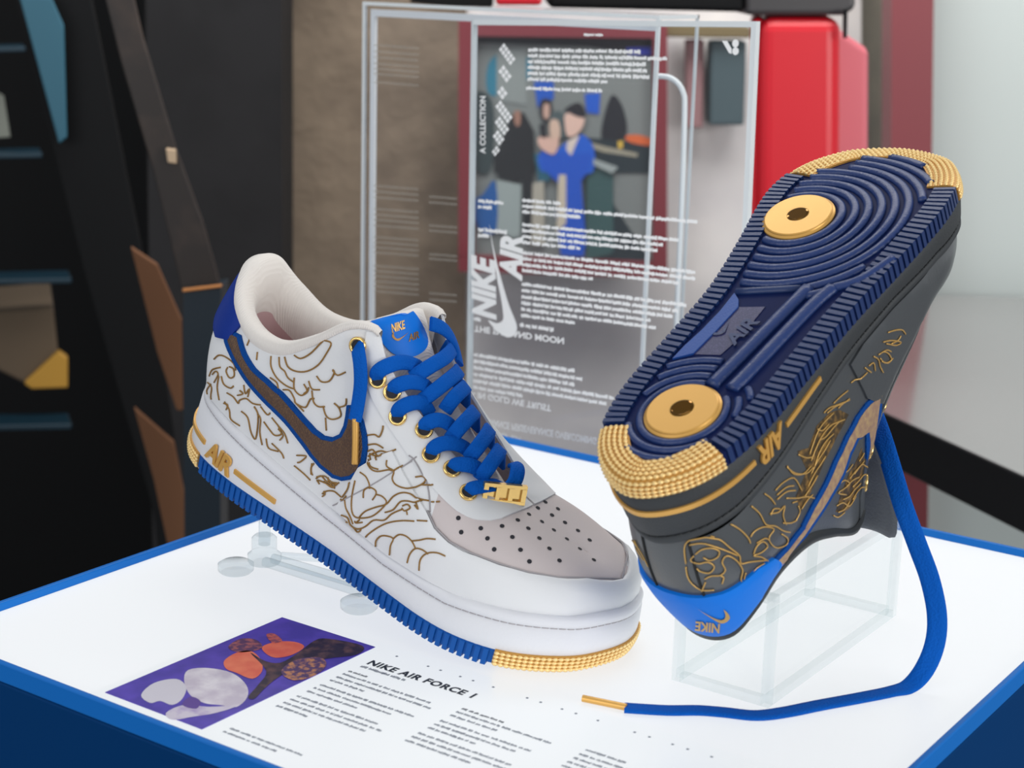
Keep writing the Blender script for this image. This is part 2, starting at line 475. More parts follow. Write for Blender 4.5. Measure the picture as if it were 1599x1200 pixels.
def offset_poly(P, d):
    P = [np.array(p, float) for p in P]; n = len(P); A_ = 0
    for i in range(n): A_ += P[i][0] * P[(i + 1) % n][1] - P[(i + 1) % n][0] * P[i][1]
    sg = 1 if A_ > 0 else -1; out = []
    for i in range(n):
        t = P[(i + 1) % n] - P[i - 1]; t /= np.linalg.norm(t) + 1e-9
        out.append(P[i] + np.array([-t[1], t[0]]) * sg * d)
    return out
def crop(pts, sc, ox, oy): return [(ox + x / sc, oy + y / sc) for x, y in pts]

def build_outsole(sh, pal):
    # flat sole with toe spring
    out = sh.obj('outsole', *(lambda: _sole_vf())(), pal['sole'], auto=50)
    # side lugs, one by one
    def lugs(i0, i1, n):
        for k in range(n):
            i = i0 + (i1 - i0) * (k + .5) / n; V = []
            wd = abs(i1 - i0) / n * .30
            for j in (i - wd, i + wd):
                for off, z in ((-.0105, .001), (-.0105, -.0018), (.0008, -.0018), (.0010, .0075), (-.0006, .0080), (-.0006, .001)):
                    p, _ = outl(j, off); V.append((p[0], p[1], z + zz(p[0])))
            Fc = [(0, 1, 2, 3, 4, 5), (6, 11, 10, 9, 8, 7)] + [(q, (q + 1) % 6, 6 + (q + 1) % 6, 6 + q) for q in range(6)]
            sh.obj('tread_lug', V, Fc, pal['lug'], out, smooth=False)
    hL, hM = out_idx(.030, True), out_idx(.030, False)
    tL, tM = out_idx(.256, True), out_idx(.253, False)
    lugs(hL + 1, tL - 1, 50); lugs(tM + 1, hM - 1, 50)
    # beaded gold bumpers
    def bumper(name, i0, i1, lbl):
        N = int((i1 - i0) * 2.5); parts = []
        prof = [(-.015, .0004), (-.015, -.0012), (-.004, -.0016), (.0002, -.0002), (.0010, .0035), (.0010, .0085), (-.001, .0092)]
        V = []
        for k in range(N + 1):
            for off, z in prof:
                p, _ = outl(i0 + (i1 - i0) * k / N, off); V.append((p[0], p[1], z + zz(p[0])))
        Fc = grid_faces(N + 1, len(prof)); n = len(prof)
        Fc += [tuple(range(n)), tuple(N * n + k for k in range(n))[::-1]]
        b = sh.obj(name, V, Fc, pal['ropebase'], out, auto=40, label=lbl)
        parts = []
        for off, z, r in ((-.0130, -.0014, .0011), (-.0103, -.0016, .0011), (-.0076, -.0018, .0011), (-.0049, -.0017, .0011), (-.0022, -.0013, .0011), (.0004, .0002, .0011), (.0011, .0025, .0010), (.0013, .0048, .0010), (.0013, .0070, .0010)):
            M_ = N * 4; path = []
            for k in range(M_ + 1):
                p, _ = outl(i0 + (i1 - i0) * k / M_, off); path.append((p[0], p[1], z + zz(p[0])))
            L_ = sum(np.linalg.norm(np.array(path[k + 1]) - np.array(path[k])) for k in range(0, M_))
            nb = L_ / .0030
            parts.append(tube_vf(path, r, 5, mod=lambda q, M_=M_, nb=nb:   .30 + .80 * abs(math.sin(math.pi * q / M_ * nb))))
        sh.obj('rope_rows', *join(parts), pal['rope'], out)
    bumper('toe_bumper', tL, tM, 'gold beaded toe bumper')
    bumper('heel_bumper', hM - NO, hL, 'gold beaded heel bumper')
    return out
def _sole_vf():
    V = []; nx, ny = 70, 12
    xs = .300 * (1 - np.cos(np.linspace(0, math.pi, nx))) / 2
    L = [OUT[i] for i in range(NO // 2 + 20)]
    def side(x, lat):
        pts = [p for p in OUT if (p[1] > -.003 if lat else p[1] < .0)]
        pts = sorted(pts, key=lambda p: p[0]); return float(np.interp(x, [p[0] for p in pts], [p[1] for p in pts]))
    for x in xs:
        a, b = side(x, True), side(x, False)
        for j in range(ny): V.append((x, b + (a - b) * j / (ny - 1), zz(x)))
    Fc = grid_faces(nx, ny); o = len(V)
    for k in range(NO):
        for z in (0, .0085): V.append((OUT[k][0], OUT[k][1], z + zz(OUT[k][0])))
    Fc += [(o + 2 * k, o + 2 * ((k + 1) % NO), o + 2 * ((k + 1) % NO) + 1, o + 2 * k + 1) for k in range(NO)]
    return V, Fc
def build_midsole(sh, pal):
    prof = lambda r, z0: [(-.030, z0 + .006), (-.0008, z0 + .0070), (.0002, z0 + .0085), (.0000, z0 + (r - z0) * .45), (-.0012, r - .0078), (-.0024, r - .0068), (-.0027, r - .0060), (-.0018, r - .0052),
                          (-.0020, r - .0022), (-.0032, r - .0004), (-.0052, r + .0002), (-.0085, r - .0012), (-.013, r - .003)]
    V = []
    for k in range(NO):
        x = OUT[k][0]
        for off, z in prof(rim(x), zz(x)):
            p, _ = outl(k, off); V.append((p[0], p[1], z))
    n = len(prof(.04, 0)); Fc = grid_faces(NO, n, closed=True)
    o = sh.obj('midsole', V, Fc, pal['mid'], auto=55)
    sh.midV = V; tri = []
    for a, b, c, d in Fc: tri += [(a, b, c), (a, c, d)]
    sh.midbvh = BVHTree.FromPolygons([tuple(v) for v in V], tri)
    st = []                                  # stitched groove
    for k in range(0, NO, 2):
        q = []
        for j in (k, k + .8, k + 1.6):
            x = outl(j)[0][0]; p, _ = outl(j, -.0022); q.append((p[0], p[1], rim(x) - .0058))
        st.append(tube_vf(q, .00034, 4))
    sh.obj('sole_stitching', *join(st), pal['stitch'], o)['kind'] = 'stuff'
    # AIR lettering and the gold bars beside it, on the lateral wall
    def bar(i0, i1, zf):
        N = max(6, int(abs(i1 - i0) * 2)); V = []
        for k in range(N + 1):
            i = i0 + (i1 - i0) * k / N; x = outl(i)[0][0]; zc = zz(x) + (rim(x) - zz(x)) * zf
            for off, dz in ((-.002, -.0014), (.0011, -.0014), (.0011, .0014), (-.002, .0014)):
                p, _ = outl(i, off); V.append((p[0], p[1], zc + dz))
        Fc = [(k * 4 + j, k * 4 + (j + 1) % 4, k * 4 + 4 + (j + 1) % 4, k * 4 + 4 + j) for k in range(N) for j in range(4)] + [(0, 1, 2, 3), (N * 4 + 3, N * 4 + 2, N * 4 + 1, N * 4)]
        sh.obj('gold_bar', V, Fc, M_goldm, o, smooth=False)
    a0, a1 = sh.airx
    iA, iB = out_idx(a0), out_idx(a1)
    bar(-iA * 0 - out_idx(.02) , iA - 1.5, sh.airz)
    bar(iB + 1.5, out_idx(a1 + .036), sh.airz)
    tv, tf = text_vf('AIR', 1.0, 0.0, 0.03, 0.25, spacing=.95)
    T_ = np.array(tv); T_[:, 0] -= T_[:, 0].min(); wid = T_[:, 0].max(); hei = T_[:, 1].max()
    V = []; N = len(tv)
    for lay in (.0002, .0016):
        for q in T_:
            f = q[0] / wid
            if sh.ls > 0: f = 1 - f
            i = iA + (iB - iA) * f; x = outl(i)[0][0]; zc = zz(x) + (rim(x) - zz(x)) * sh.airz
            p, _ = outl(i, lay); V.append((p[0], p[1], zc + (q[1] / hei - .5) * .0115))
    cnt = {}
    for f in tf:
        for i in range(len(f)):
            e = (f[i], f[(i + 1) % len(f)]); cnt.setdefault((min(e), max(e)), []).append(e)
    Fc = [tuple(i + N for i in f) for f in tf] + [(e[0][0], e[0][1], e[0][1] + N, e[0][0] + N) for e in cnt.values() if len(e) == 1]
    sh.obj('air_lettering', V, Fc, M_goldm, o, smooth=False, label='raised gold AIR letters')
    return o
def in_poly(q, poly):
    c = False; j = len(poly) - 1
    for i in range(len(poly)):
        if ((poly[i][1] > q[1]) != (poly[j][1] > q[1])) and (q[0] < (poly[j][0] - poly[i][0]) * (q[1] - poly[i][1]) / (poly[j][1] - poly[i][1]) + poly[i][0]): c = not c
        j = i
    return c
def mirror_uv(uv): return [(-P, h) for P, h in uv][::-1]
def build_upper(sh, pal, collar_p=.475):
    n = (len(sh.hs)); NP = len(sh.Ps)
    # shell, welded along the toe ridge
    me_V = sh.V[:NP * n]; Fc = grid_faces(NP, n, closed=True)
    o = sh.obj('upper', me_V, Fc, [pal['upper'], pal.get('vamp', pal['upper'])])
    sh.shell = o; sh.face_uv = [((sh.Ps[i] + 1 / NP), (j + .5) / (n - 1)) for i in range(NP) for j in range(n - 1)]
    bm = bmesh.new(); bm.from_mesh(o.data); bmesh.ops.remove_doubles(bm, verts=bm.verts, dist=2e-5)
    bmesh.ops.recalc_face_normals(bm, faces=bm.faces); bm.to_mesh(o.data); bm.free()
    # padded collar and lining
    V = []; NC = 90; rows = 0
    for k in range(NC + 1):
        P = -collar_p + 2 * collar_p * k / NC; s_ = station(abs(P)); side = 1 if P >= 0 else -1
        T = S(P, 1.0); nrm_ = SN(P, .9); nh = np.array([nrm_[0], nrm_[1], 0]); nh /= np.linalg.norm(nh)
        a = abs(P) / collar_p; r = .0043 * (1 - a ** 2) + .0036
        if abs(P) > .40: r *= max(.35, 1 - (abs(P) - .40) * 5)
        drop = np.array([0, 0, 1.0])
        B = S(P, 0.02)
        pr = [T + nh * .0006 - drop * (.6 * r), T + nh * .0022 - drop * .001, T + nh * (.0022 - .1 * r) + drop * .45 * r, T - nh * .45 * r + drop * .78 * r, T - nh * 1.15 * r + drop * .5 * r, T - nh * 1.55 * r - drop * .4 * r,
              T - nh * 1.60 * r - drop * 1.6 * r]
        wall = []
        for t in (.25, .5, .75, 1.0):
            q = (T - nh * 1.6 * r - drop * 1.6 * r) * (1 - t) + (B - nh * .007) * t; wall.append(q)
        pr += wall; rows = len(pr); V += pr
    c = sh.obj('collar_lining', V, grid_faces(NC + 1, rows), [pal['collar'], pal.get('lining', pal['collar'])])
    c.data.polygons.foreach_set('material_index', [1 if j >= 7 else 0 for i in range(NC) for j in range(rows - 1)])
    # footbed
    V = []; nx = 24
    for k in range(nx + 1):
        x = .012 + .19 * k / nx
        wL = max(.004, np.interp(x, OSX[:-1], OSL[:-1]) - .013); wM = max(.004, np.interp(x, OSX[:-1], OSM[:-1]) - .013)
        for j in range(7): t = j / 6; V.append((x, -wM + (wL + wM) * t, .046 - .010 * k / nx + .004 * (2 * t - 1) ** 2))
    sh.obj('footbed', V, grid_faces(nx + 1, 7), M_insole)
    # tongue
    cl = crom(pal.get('tongue_line') or [(.212, 0, .066), (.190, 0, .078), (.165, 0, .093), (.146, 0, .107), (.134, 0, .118), (.126, 0, .128), (.121, 0, .135)], 6)
    ww = np.interp(np.linspace(0, 1, len(cl)), [0, .3, .6, .85, .96, 1], [.010, .016, .020, .024, .022, .016])
    V = []; NW = 12; ring = []
    for i, q in enumerate(cl):
        t = cl[min(i + 1, len(cl) - 1)] - cl[max(i - 1, 0)]; t /= np.linalg.norm(t)
        nn = np.array([-t[2], 0, t[0]]); nn = nn if nn[2] > 0 else -nn
        th = np.interp(i / (len(cl) - 1), [0, .5, .8, .95, 1], [.001, .002, .004, .004, .0015])
        for top in (1, -1):
            for j in range(NW + 1):
                v = -1 + 2 * j / NW if top > 0 else 1 - 2 * j / NW
                y = v * ww[i]; arch = -.012 * v * v * (ww[i] / .026)
                V.append(q + np.array([0, y, 0]) + nn * (arch + top * th * math.sqrt(max(0, 1 - abs(v) ** 4))))
    k = 2 * (NW + 1); Fc = [(i * k + j, i * k + (j + 1) % k, (i + 1) * k + (j + 1) % k, (i + 1) * k + j) for i in range(len(cl) - 1) for j in range(k)]
    Fc.append(tuple((len(cl) - 1) * k + j for j in range(k)))
    sh.tongue = sh.obj('tongue', V, Fc, pal['tongue'])
    sh.tV, sh.tF, sh.tk = V, Fc, k
    tri = []
    for f in Fc:
        for q in range(1, len(f) - 1): tri.append((f[0], f[q], f[q + 1]))
    sh.tbvh = BVHTree.FromPolygons([tuple(v) for v in V], tri)
    # imaginary sheet across the throat that the laces follow
    NPt, NA = 40, 12; CV = []
    for i in range(NPt + 1):
        p = .44 + (.86 - .44) * i / NPt; A_ = S(p, .96); B_ = S(-p, .96)
        for j in range(NA + 1):
            t = j / NA; CV.append(A_ * (1 - t) + B_ * t + np.array([.3, 0, 1]) * (.010 * 4 * t * (1 - t)))
    CF = grid_faces(NPt + 1, NA + 1); tri = []
    for a, b, c_, d in CF: tri += [(a, b, c_), (a, c_, d)]
    tri2 = [tuple(i + len(CV) for i in t_) for t_ in sh.tri]
    sh.capbvh = BVHTree.FromPolygons([tuple(v) for v in CV + [S(*u) for u in sh.UV]], tri + tri2)
    return o
def lace_px(sh, px, lifts, width=.0075, n=5, tuck=False):
    sm = crom(px, n); lf = np.interp(np.linspace(0, 1, len(sm)), np.linspace(0, 1, len(lifts)), lifts)
    P_, N_ = [], []; last = None
    for q, l in zip(sm, lf):
        o, d = sh.ray(q); loc, nn, i, dist = sh.capbvh.ray_cast(Vector(o), Vector(d))
        if loc is None: continue
        nn = np.array(nn); nn = nn if nn @ d < 0 else -nn
        P_.append(np.array(loc) + nn * l); N_.append(nn)
    if tuck:
        P_.insert(0, P_[0] + np.array([0, -.003, -.005])); N_.insert(0, N_[0] + np.array([0, -.6, 0])); P_.insert(0, P_[0] + np.array([0, -.002, -.008])); N_.insert(0, N_[0] + np.array([0, -.8, 0]))
    # smooth
    for _ in range(4):
        for A_ in (P_, N_):
            B_ = [a.copy() for a in A_]
            for i in range(1, len(A_) - 1): A_[i] = (B_[i - 1] + 2 * B_[i] + B_[i + 1]) / 4
    return P_, N_
def eyelet(sh, px, r=.0042, parent=None, M=None):
    o, d = sh.ray(px); loc, nn, i, dist = sh.bvh.ray_cast(Vector(o), Vector(d))
    if loc is None: return None
    u = sh.hit(px); c = S(*u); nn = SN(*u)
    return eyelet_at(sh, c, nn, r, parent, M)
def eyelet_at(sh, c, nn, r=.0042, parent=None, M=None):
    a = np.cross(nn, [0, 0, 1.0]); a /= np.linalg.norm(a); b = np.cross(nn, a)
    path = [c + nn * .0016 + (a * math.cos(t) + b * math.sin(t)) * r for t in np.linspace(0, 2 * math.pi, 25)]
    e = sh.obj('eyelet', *tube_vf(path, .0010, 6, up=[nn] * 25, caps=False), M or M_gold, parent, label='gold eyelet ring')
    V = [c + nn * .0015] + [c + nn * .0015 + (a * math.cos(t) + b * math.sin(t)) * r for t in np.linspace(0, 2 * math.pi, 21)[:-1]]
    sh.obj('eyelet_hole', V, [(0, 1 + k, 1 + (k + 1) % 20) for k in range(20)], M_dark, e)
    return e
def text_on(sh, s, c, right, up, nn, height, M, parent, name, bvh, bold=.02, shear=0.0, lift=.0006, extra=None):
    tv, tf = extra if extra else text_vf(s, 1.0, 0, bold, shear, 'CENTER')
    T_ = np.array(tv); hgt = T_[:, 1].max() - T_[:, 1].min(); cy = (T_[:, 1].max() + T_[:, 1].min()) / 2; cx = (T_[:, 0].max() + T_[:, 0].min()) / 2
    V = []
    for q in T_:
        p = c + right * (q[0] - cx) * height / hgt + up * (q[1] - cy) * height / hgt
        loc, n2, i, d = bvh.ray_cast(Vector(p + nn * .02), Vector(-nn))
        if loc is None: loc, n2, i, d = bvh.find_nearest(Vector(p))
        V.append(np.array(loc) + nn * lift)
    return sh.obj(name, V, tf, M, parent, smooth=False)
SWOOSH = [(0, .42), (.06, .30), (.16, .18), (.30, .10), (.42, .10), (.55, .16), (.78, .28), (1.0, .40), (1.55, .72), (1.2, .52), (.85, .36), (.6, .27), (.45, .24), (.32, .25), (.22, .32), (.17, .44), (.17, .58), (.22, .76), (.10, .66), (.03, .55)]
def swoosh_vf():
    P = crom([(x, y, 0) for x, y in SWOOSH], 3, closed=True)
    r = delaunay_2d_cdt([Vector((p[0], p[1])) for p in P], [], [list(range(len(P)))], 1, 1e-6)
    return [np.array([v[0], v[1], 0]) for v in r[0]], [tuple(f) for f in r[2]]

# ------------------------------------------------------------------ white sneaker (right shoe), heel propped up, toe on the table
def M4(Rm, t):
    m = Matrix.Identity(4)
    for i in range(3):
        for j in range(3): m[i][j] = Rm[i][j]
        m[i][3] = t[i]
    return m
MW = M4([[0.95933, -0.01019, 0.28209], [0.01407, 0.99983, -0.01175], [-0.28192, 0.01524, 0.95932]], (-0.713702, 0.703613, 0.0728))
w_root = empty('sneaker', MW)
tag(w_root, 'white leather sneaker with blue laces and bronze swoosh, heel raised, toe on light table', 'sneaker', 'pair of sneakers on display')
W = Shoe(w_root, MW, -1)
W.airx, W.airz = (.036, .060), .44
palW = dict(vamp=M_suede, lining=M_insole, sole=M_bluesole, lug=M_bluesole, rope=M_rope, mid=M_rubberw, stitch=M_seam, upper=M_leather, ropebase=M_ropebase, collar=M_knit, tongue=M_knit)
w_out = build_outsole(W, palW)
w_mid = build_midsole(W, palW)
w_up = build_upper(W, palW)
R3 = lambda pts: crop(pts, 3.528, 540, 460)
C5 = lambda pts: crop(pts, 4.0, 300, 480)
C6 = lambda pts: crop(pts, 4.615, 480, 700)
C2 = lambda pts: crop(pts, 2.857, 560, 660)
# toe guard: band round the toe, its upper edge traced on the leather
tg = W.hits([(668, 800), (680, 826), (702, 848), (735, 866), (780, 883), (825, 896), (870, 904), (915, 905)])
Q = [(1 - P, h) for P, h in tg if P > 0]
lowQ = [(.50 - .08 * k, .0) for k in range(6)]
half = [(.52, .02), (.49, .30), (.42, .56)] + Q
half = [q for q in half if q[0] > .02]
poly = [(1 - q, h) for q, h in half]
hend = poly[-1][1] - .03
full = poly + [(1.0, hend - .005)] + [(2 - P, h) for P, h in poly[::-1]] + [(2 - .48, 0.0)] + [(1.0 + .48 * (1 - k / 6), 0.0) for k in range(1, 6)] + [(1.0 - .48 * k / 6, 0.0) for k in range(0, 7)]
W.panel('toe_guard', full, .0022, M_leather, w_up)
gx, gh = [q[0] for q in poly] + [1.0], [q[1] for q in poly] + [hend]
W.shell.data.polygons.foreach_set('material_index', [1 if (abs(P) > .70 and h > np.interp(abs(P), gx, gh)) else 0 for P, h in W.face_uv])
def emb_lift(q): return .0024 if in_poly((abs(q[0]), q[1]), full) else (.0015 if in_poly((abs(q[0]), q[1]), uvE) else .0004)
guard_edge = [(q[0], q[1] + .012) for q in poly if q[0] > .6]
for f_ in (lambda q: q, mirror_uv):
    W.obj('guard_seam_shade', *W.stroke(f_(guard_edge + [(.999, hend + .008)]), .0005, .0009, 5), M_seam, w_up)  # grey line puts the shade along the guard's edge into colour
# eyestay
es = W.hits([(566, 560), (574, 600), (588, 634), (606, 664), (624, 690), (640, 714), (664, 746), (690, 777), (714, 799), (730, 808), (748, 813), (766, 814), (782, 811)])
es = [q for q in es if q[0] > 0 and q[1] < .985]
uvE = [(.455, .97)] + [(.47 + .35 * k / 14, .995) for k in range(15)] + [(.872, .995)] + es[::-1]
W.panel('eyestay', uvE, .0013, M_leather, w_up); W.panel('eyestay', mirror_uv(uvE), .0013, M_leather, w_up)
# heel tab
tab = [(-.165, .985), (-.15, .74), (-.11, .60), (-.05, .55), (0, .54), (.05, .55), (.11, .60), (.15, .74), (.165, .985), (.08, .995), (0, .995), (-.08, .995)]
W.panel('heel_tab', tab, .0022, M_tabw, w_up, label='deep blue heel tab')
# swoosh
sw = C5([(235, 130), (310, 175), (345, 290), (400, 380), (480, 450), (570, 530), (650, 620), (720, 700), (780, 765), (830, 802), (880, 812), (925, 792), (950, 740), (962, 680), (970, 612), (1005, 610), (1040, 640), (1075, 710),
         (1095, 800), (1100, 880), (1085, 975), (1050, 1040), (1000, 1075), (940, 1085), (880, 1065), (800, 1000), (740, 930), (660, 820), (580, 720), (500, 640), (420, 560), (350, 480), (290, 390), (240, 300), (208, 220), (200, 150)])
uvS = W.hits(sw); uvSi = W.hits(offset_poly(sw, 6.6))
for f_ in (lambda q: q, mirror_uv):
    o = W.panel('swoosh', f_(uvS), .0014, M_border, w_up, step=.003, label='bronze swoosh with blue embroidered border')
    W.panel('swoosh_fill', f_(uvSi), .0021, M_swoosh, o, step=.003)
# seams
seam = []
for px in ([(652, 714), (600, 748), (560, 770), (520, 790)], [(640, 712), (650, 722), (668, 760), (672, 800)]):
    u = W.curve_px(px, 6)
    if len(u) > 3: seam.append(W.stroke(u, .00045, lambda q: emb_lift(q) - .0002, 4))
W.obj('seam', *join(seam), M_seam, w_up)
# vamp perforations
perf = C2([(445, 427), (458, 490), (545, 473), (575, 518), (605, 567), (640, 463), (686, 512), (722, 569), (762, 621), (710, 436), (757, 473), (806, 517), (851, 563), (896, 617), (760, 410), (818, 443),
           (871, 480), (929, 520), (987, 564), (1048, 613), (797, 382), (862, 414), (920, 447), (978, 483), (1030, 525), (833, 356), (889, 386)])
parts = []
for p in perf:
    u = W.hit(p)
    if not u: continue
    nn = SN(*u); c = S(*u); a = np.cross(nn, [0, 1.0, 0]); a /= np.linalg.norm(a); b = np.cross(nn, a)
    parts.append(([c + nn * .00025] + [c + nn * .00015 + (a * math.cos(t) + b * math.sin(t)) * .00125 for t in np.linspace(0, 2 * math.pi, 13)[:-1]], [(0, 1 + k, 1 + (k + 1) % 12) for k in range(12)]))
W.obj('perforations', *join(parts), M_dark, w_up)['kind'] = 'stuff'
# gold line embroidery: strands traced over the quarter, collar, toe
emb = [C5(c) for c in (
    [(640, 300), (680, 320), (740, 290), (800, 230), (820, 210)], [(820, 205), (870, 225), (840, 290), (790, 360), (720, 400), (650, 400), (600, 370), (580, 310)],
    [(545, 310), (550, 370), (580, 400), (600, 440), (640, 470)], [(495, 305), (495, 370), (530, 440), (590, 490), (640, 510)], [(410, 280), (405, 330)], [(365, 190), (345, 240)],
    [(640, 440), (640, 510), (680, 550), (720, 530), (730, 500)], [(700, 480), (720, 520), (700, 540)], [(730, 460), (750, 510), (800, 515)], [(780, 430), (810, 465), (860, 460), (890, 410), (880, 390)],
    [(880, 395), (910, 425), (960, 405)], [(570, 515), (610, 520), (640, 570), (650, 600), (710, 625), (740, 575), (765, 570)], [(750, 520), (760, 590), (790, 620), (830, 620)], [(820, 620), (840, 680), (880, 700), (930, 680), (920, 630), (890, 600)],
    [(920, 625), (960, 610), (965, 570)], [(835, 690), (840, 770)], [(490, 440), (530, 470), (540, 510)], [(650, 600), (700, 650)],
    [(140, 325), (170, 300), (210, 310), (260, 350), (275, 395)], [(225, 375), (215, 400), (235, 440), (265, 430), (260, 385), (235, 372)], [(185, 430), (200, 480), (240, 505), (262, 492)], [(110, 430), (130, 390), (180, 375)],
    [(100, 470), (125, 500), (120, 560), (135, 620)], [(170, 430), (160, 500), (172, 580)], [(130, 420), (150, 400), (165, 420), (140, 470)], [(220, 535), (260, 560), (290, 600), (300, 580), (340, 570), (380, 600), (430, 610)],
    [(285, 550), (320, 540), (300, 520)], [(325, 485), (335, 540), (360, 510), (350, 560)], [(205, 590), (235, 640), (245, 700), (300, 740)], [(310, 650), (350, 690), (370, 780), (400, 820), (415, 680), (390, 620)], [(415, 670), (430, 700), (425, 780), (440, 860)],
    [(450, 715), (490, 770), (520, 800), (560, 790), (540, 740)], [(430, 620), (470, 670), (490, 660)], [(500, 690), (540, 740), (580, 790), (600, 850)], [(540, 760), (570, 800), (550, 830)], [(465, 820), (480, 880), (540, 900)], [(500, 850), (560, 910), (575, 945)],
    [(655, 925), (715, 930), (680, 965), (660, 970)], [(750, 975), (745, 1020), (755, 1050)], [(780, 1060), (830, 1055), (870, 1090), (910, 1100), (880, 1120), (840, 1100), (790, 1080)], [(640, 990), (700, 1040), (740, 1080)],
    [(1095, 800), (1140, 795), (1170, 810), (1190, 770), (1195, 740)], [(1100, 860), (1150, 855), (1195, 880)], [(1100, 900), (1130, 890), (1160, 930), (1190, 915)], [(1110, 930), (1130, 990), (1180, 1010)], [(120, 480), (95, 520), (105, 560)], [(200, 600), (225, 610), (215, 640)])]
emb += [C6(c) for c in (
    [(440, 80), (470, 140), (520, 165), (600, 155), (640, 160), (690, 125)], [(590, 85), (590, 130), (640, 165), (630, 220), (660, 265), (740, 290), (820, 265), (855, 230), (830, 205), (780, 210)], [(820, 265), (910, 268)],
    [(440, 60), (470, 40), (530, 20), (580, 30), (640, 10)], [(450, 40), (510, 60), (560, 40)], [(505, 60), (515, 85)], [(400, 170), (440, 200), (465, 250), (470, 290)], [(425, 355), (430, 300), (470, 280), (510, 300), (515, 330), (490, 370)],
    [(515, 330), (560, 345), (590, 390), (540, 450), (480, 490), (400, 500), (355, 480), (340, 420), (345, 330), (365, 230)], [(395, 495), (440, 450), (520, 420), (590, 400), (640, 345), (700, 320), (760, 330), (810, 365), (880, 380)],
    [(580, 460), (640, 440), (690, 385), (740, 380), (790, 390), (830, 375)], [(370, 535), (400, 510)], [(365, 520), (370, 535), (420, 530)], [(700, 430), (720, 450), (760, 430), (740, 405), (705, 415)], [(790, 410), (815, 440), (800, 395)], [(735, 455), (740, 480)],
    [(265, 480), (310, 500), (330, 550), (380, 580), (440, 560), (500, 515), (575, 515), (630, 470), (700, 440)], [(255, 510), (300, 530), (340, 590), (390, 600), (410, 580)], [(430, 700), (440, 640), (510, 580), (600, 535), (700, 520), (790, 525)], [(810, 520), (880, 525)],
    [(515, 740), (515, 670), (550, 630), (600, 630), (640, 650), (620, 700), (612, 770)], [(640, 650), (680, 620), (730, 630), (775, 670), (800, 720)], [(775, 665), (830, 660), (880, 650), (940, 655)], [(740, 825), (760, 760), (800, 720), (850, 730), (890, 760)], [(825, 880), (835, 800), (880, 755), (950, 750), (1010, 775)],
    [(475, 765), (510, 740), (570, 770)], [(110, 330), (140, 310), (190, 310), (230, 340), (270, 370), (300, 340)], [(65, 220), (100, 200), (140, 240), (190, 260), (230, 250)], [(70, 230), (90, 260)], [(150, 210), (160, 250), (200, 290)], [(120, 240), (170, 280), (200, 280)],
    [(320, 240), (310, 290), (270, 350)], [(290, 370), (300, 430), (330, 490), (350, 545)], [(30, 190), (30, 140), (50, 110)], [(110, 350), (130, 330), (120, 310)], [(895, 388), (915, 388)], [(930, 388), (955, 386)])]
parts = []
for c in emb:
    u = W.curve_px(c, 4)
    if len(u) > 2: parts.append(W.stroke(u, .00048, emb_lift, 5, flat=.9))
W.obj('gold_embroidery', *join(parts), M_thread, w_up, label='fine gold line embroidery')['kind'] = 'stuff'
# tongue label
lab = crom([(567, 502), (598, 488), (634, 481), (652, 496), (667, 528), (662, 547), (640, 558), (612, 552), (590, 528)], 4, closed=True)
def on_tongue(px):
    o, d = W.ray(px); loc, n, i, dd = W.tbvh.ray_cast(Vector(o), Vector(d))
    return (np.array(loc), np.array(n) if np.array(n) @ d < 0 else -np.array(n)) if loc is not None else (None, None)
ctr = (622, 522); P0, N0 = on_tongue(ctr)
rr_ = []
for k in range(0, 6):
    f_ = k / 5
    for q in lab: rr_.append((ctr[0] + (q[0] - ctr[0]) * f_, ctr[1] + (q[1] - ctr[1]) * f_))
LV = []; NLb = len(lab); Pl = []
for q in rr_:
    loc, n = on_tongue(q)
    if loc is None:
        o, d = W.ray(q); l2, n2, i2, d2 = W.tbvh.find_nearest(Vector(o + d * np.linalg.norm(P0 - o))); loc, n = np.array(l2), N0
    LV.append(loc + N0 * .0014)
V2 = LV + [LV[5 * NLb + k] - N0 * .0022 for k in range(NLb)]
LF = [(r * NLb + k, r * NLb + (k + 1) % NLb, (r + 1) * NLb + (k + 1) % NLb, (r + 1) * NLb + k) for r in range(6) for k in range(NLb)]
lb = W.obj('tongue_label', V2, LF, M_label, W.tongue, auto=50, label='bright blue tongue label')
tri_ = []
for a, b, c_, d_ in LF: tri_ += [(a, b, c_), (a, c_, d_)]
lbvh = BVHTree.FromPolygons([tuple(v) for v in V2], tri_)
def on_label(px):
    o, d = W.ray(px); loc, n, i, dd = lbvh.ray_cast(Vector(o), Vector(d)); return np.array(loc) if loc is not None else None
def label_mark(tv, tf, px, M):              # px: image of the mark's (0,0), (1,0), (0,1)
    a, b, c_ = (np.array(p, float) for p in px); V = []
    for q in tv:
        l = on_label(a + (b - a) * q[0] + (c_ - a) * q[1]); V.append((l if l is not None else P0) + N0 * .0004)
    W.obj('label_lettering', V, tf, M, lb, smooth=False)
def unit(tv):
    T_ = np.array(tv); T_ -= T_.min(0); return T_ / np.maximum(T_.max(0), 1e-9)
tv, tf = text_vf('NIKE', 1, 0, .03, .25); label_mark(unit(tv), tf, [(612, 520), (634, 513), (609, 507)], M_threadb)
tv, tf = swoosh_vf(); label_mark(unit(tv), tf, [(614, 534), (648, 527), (610, 519)], M_thread)
tv, tf = text_vf('AIR', 1, 0, .03, .25); label_mark(unit(tv), tf, [(638, 534), (655, 528), (636, 523)], M_thread)
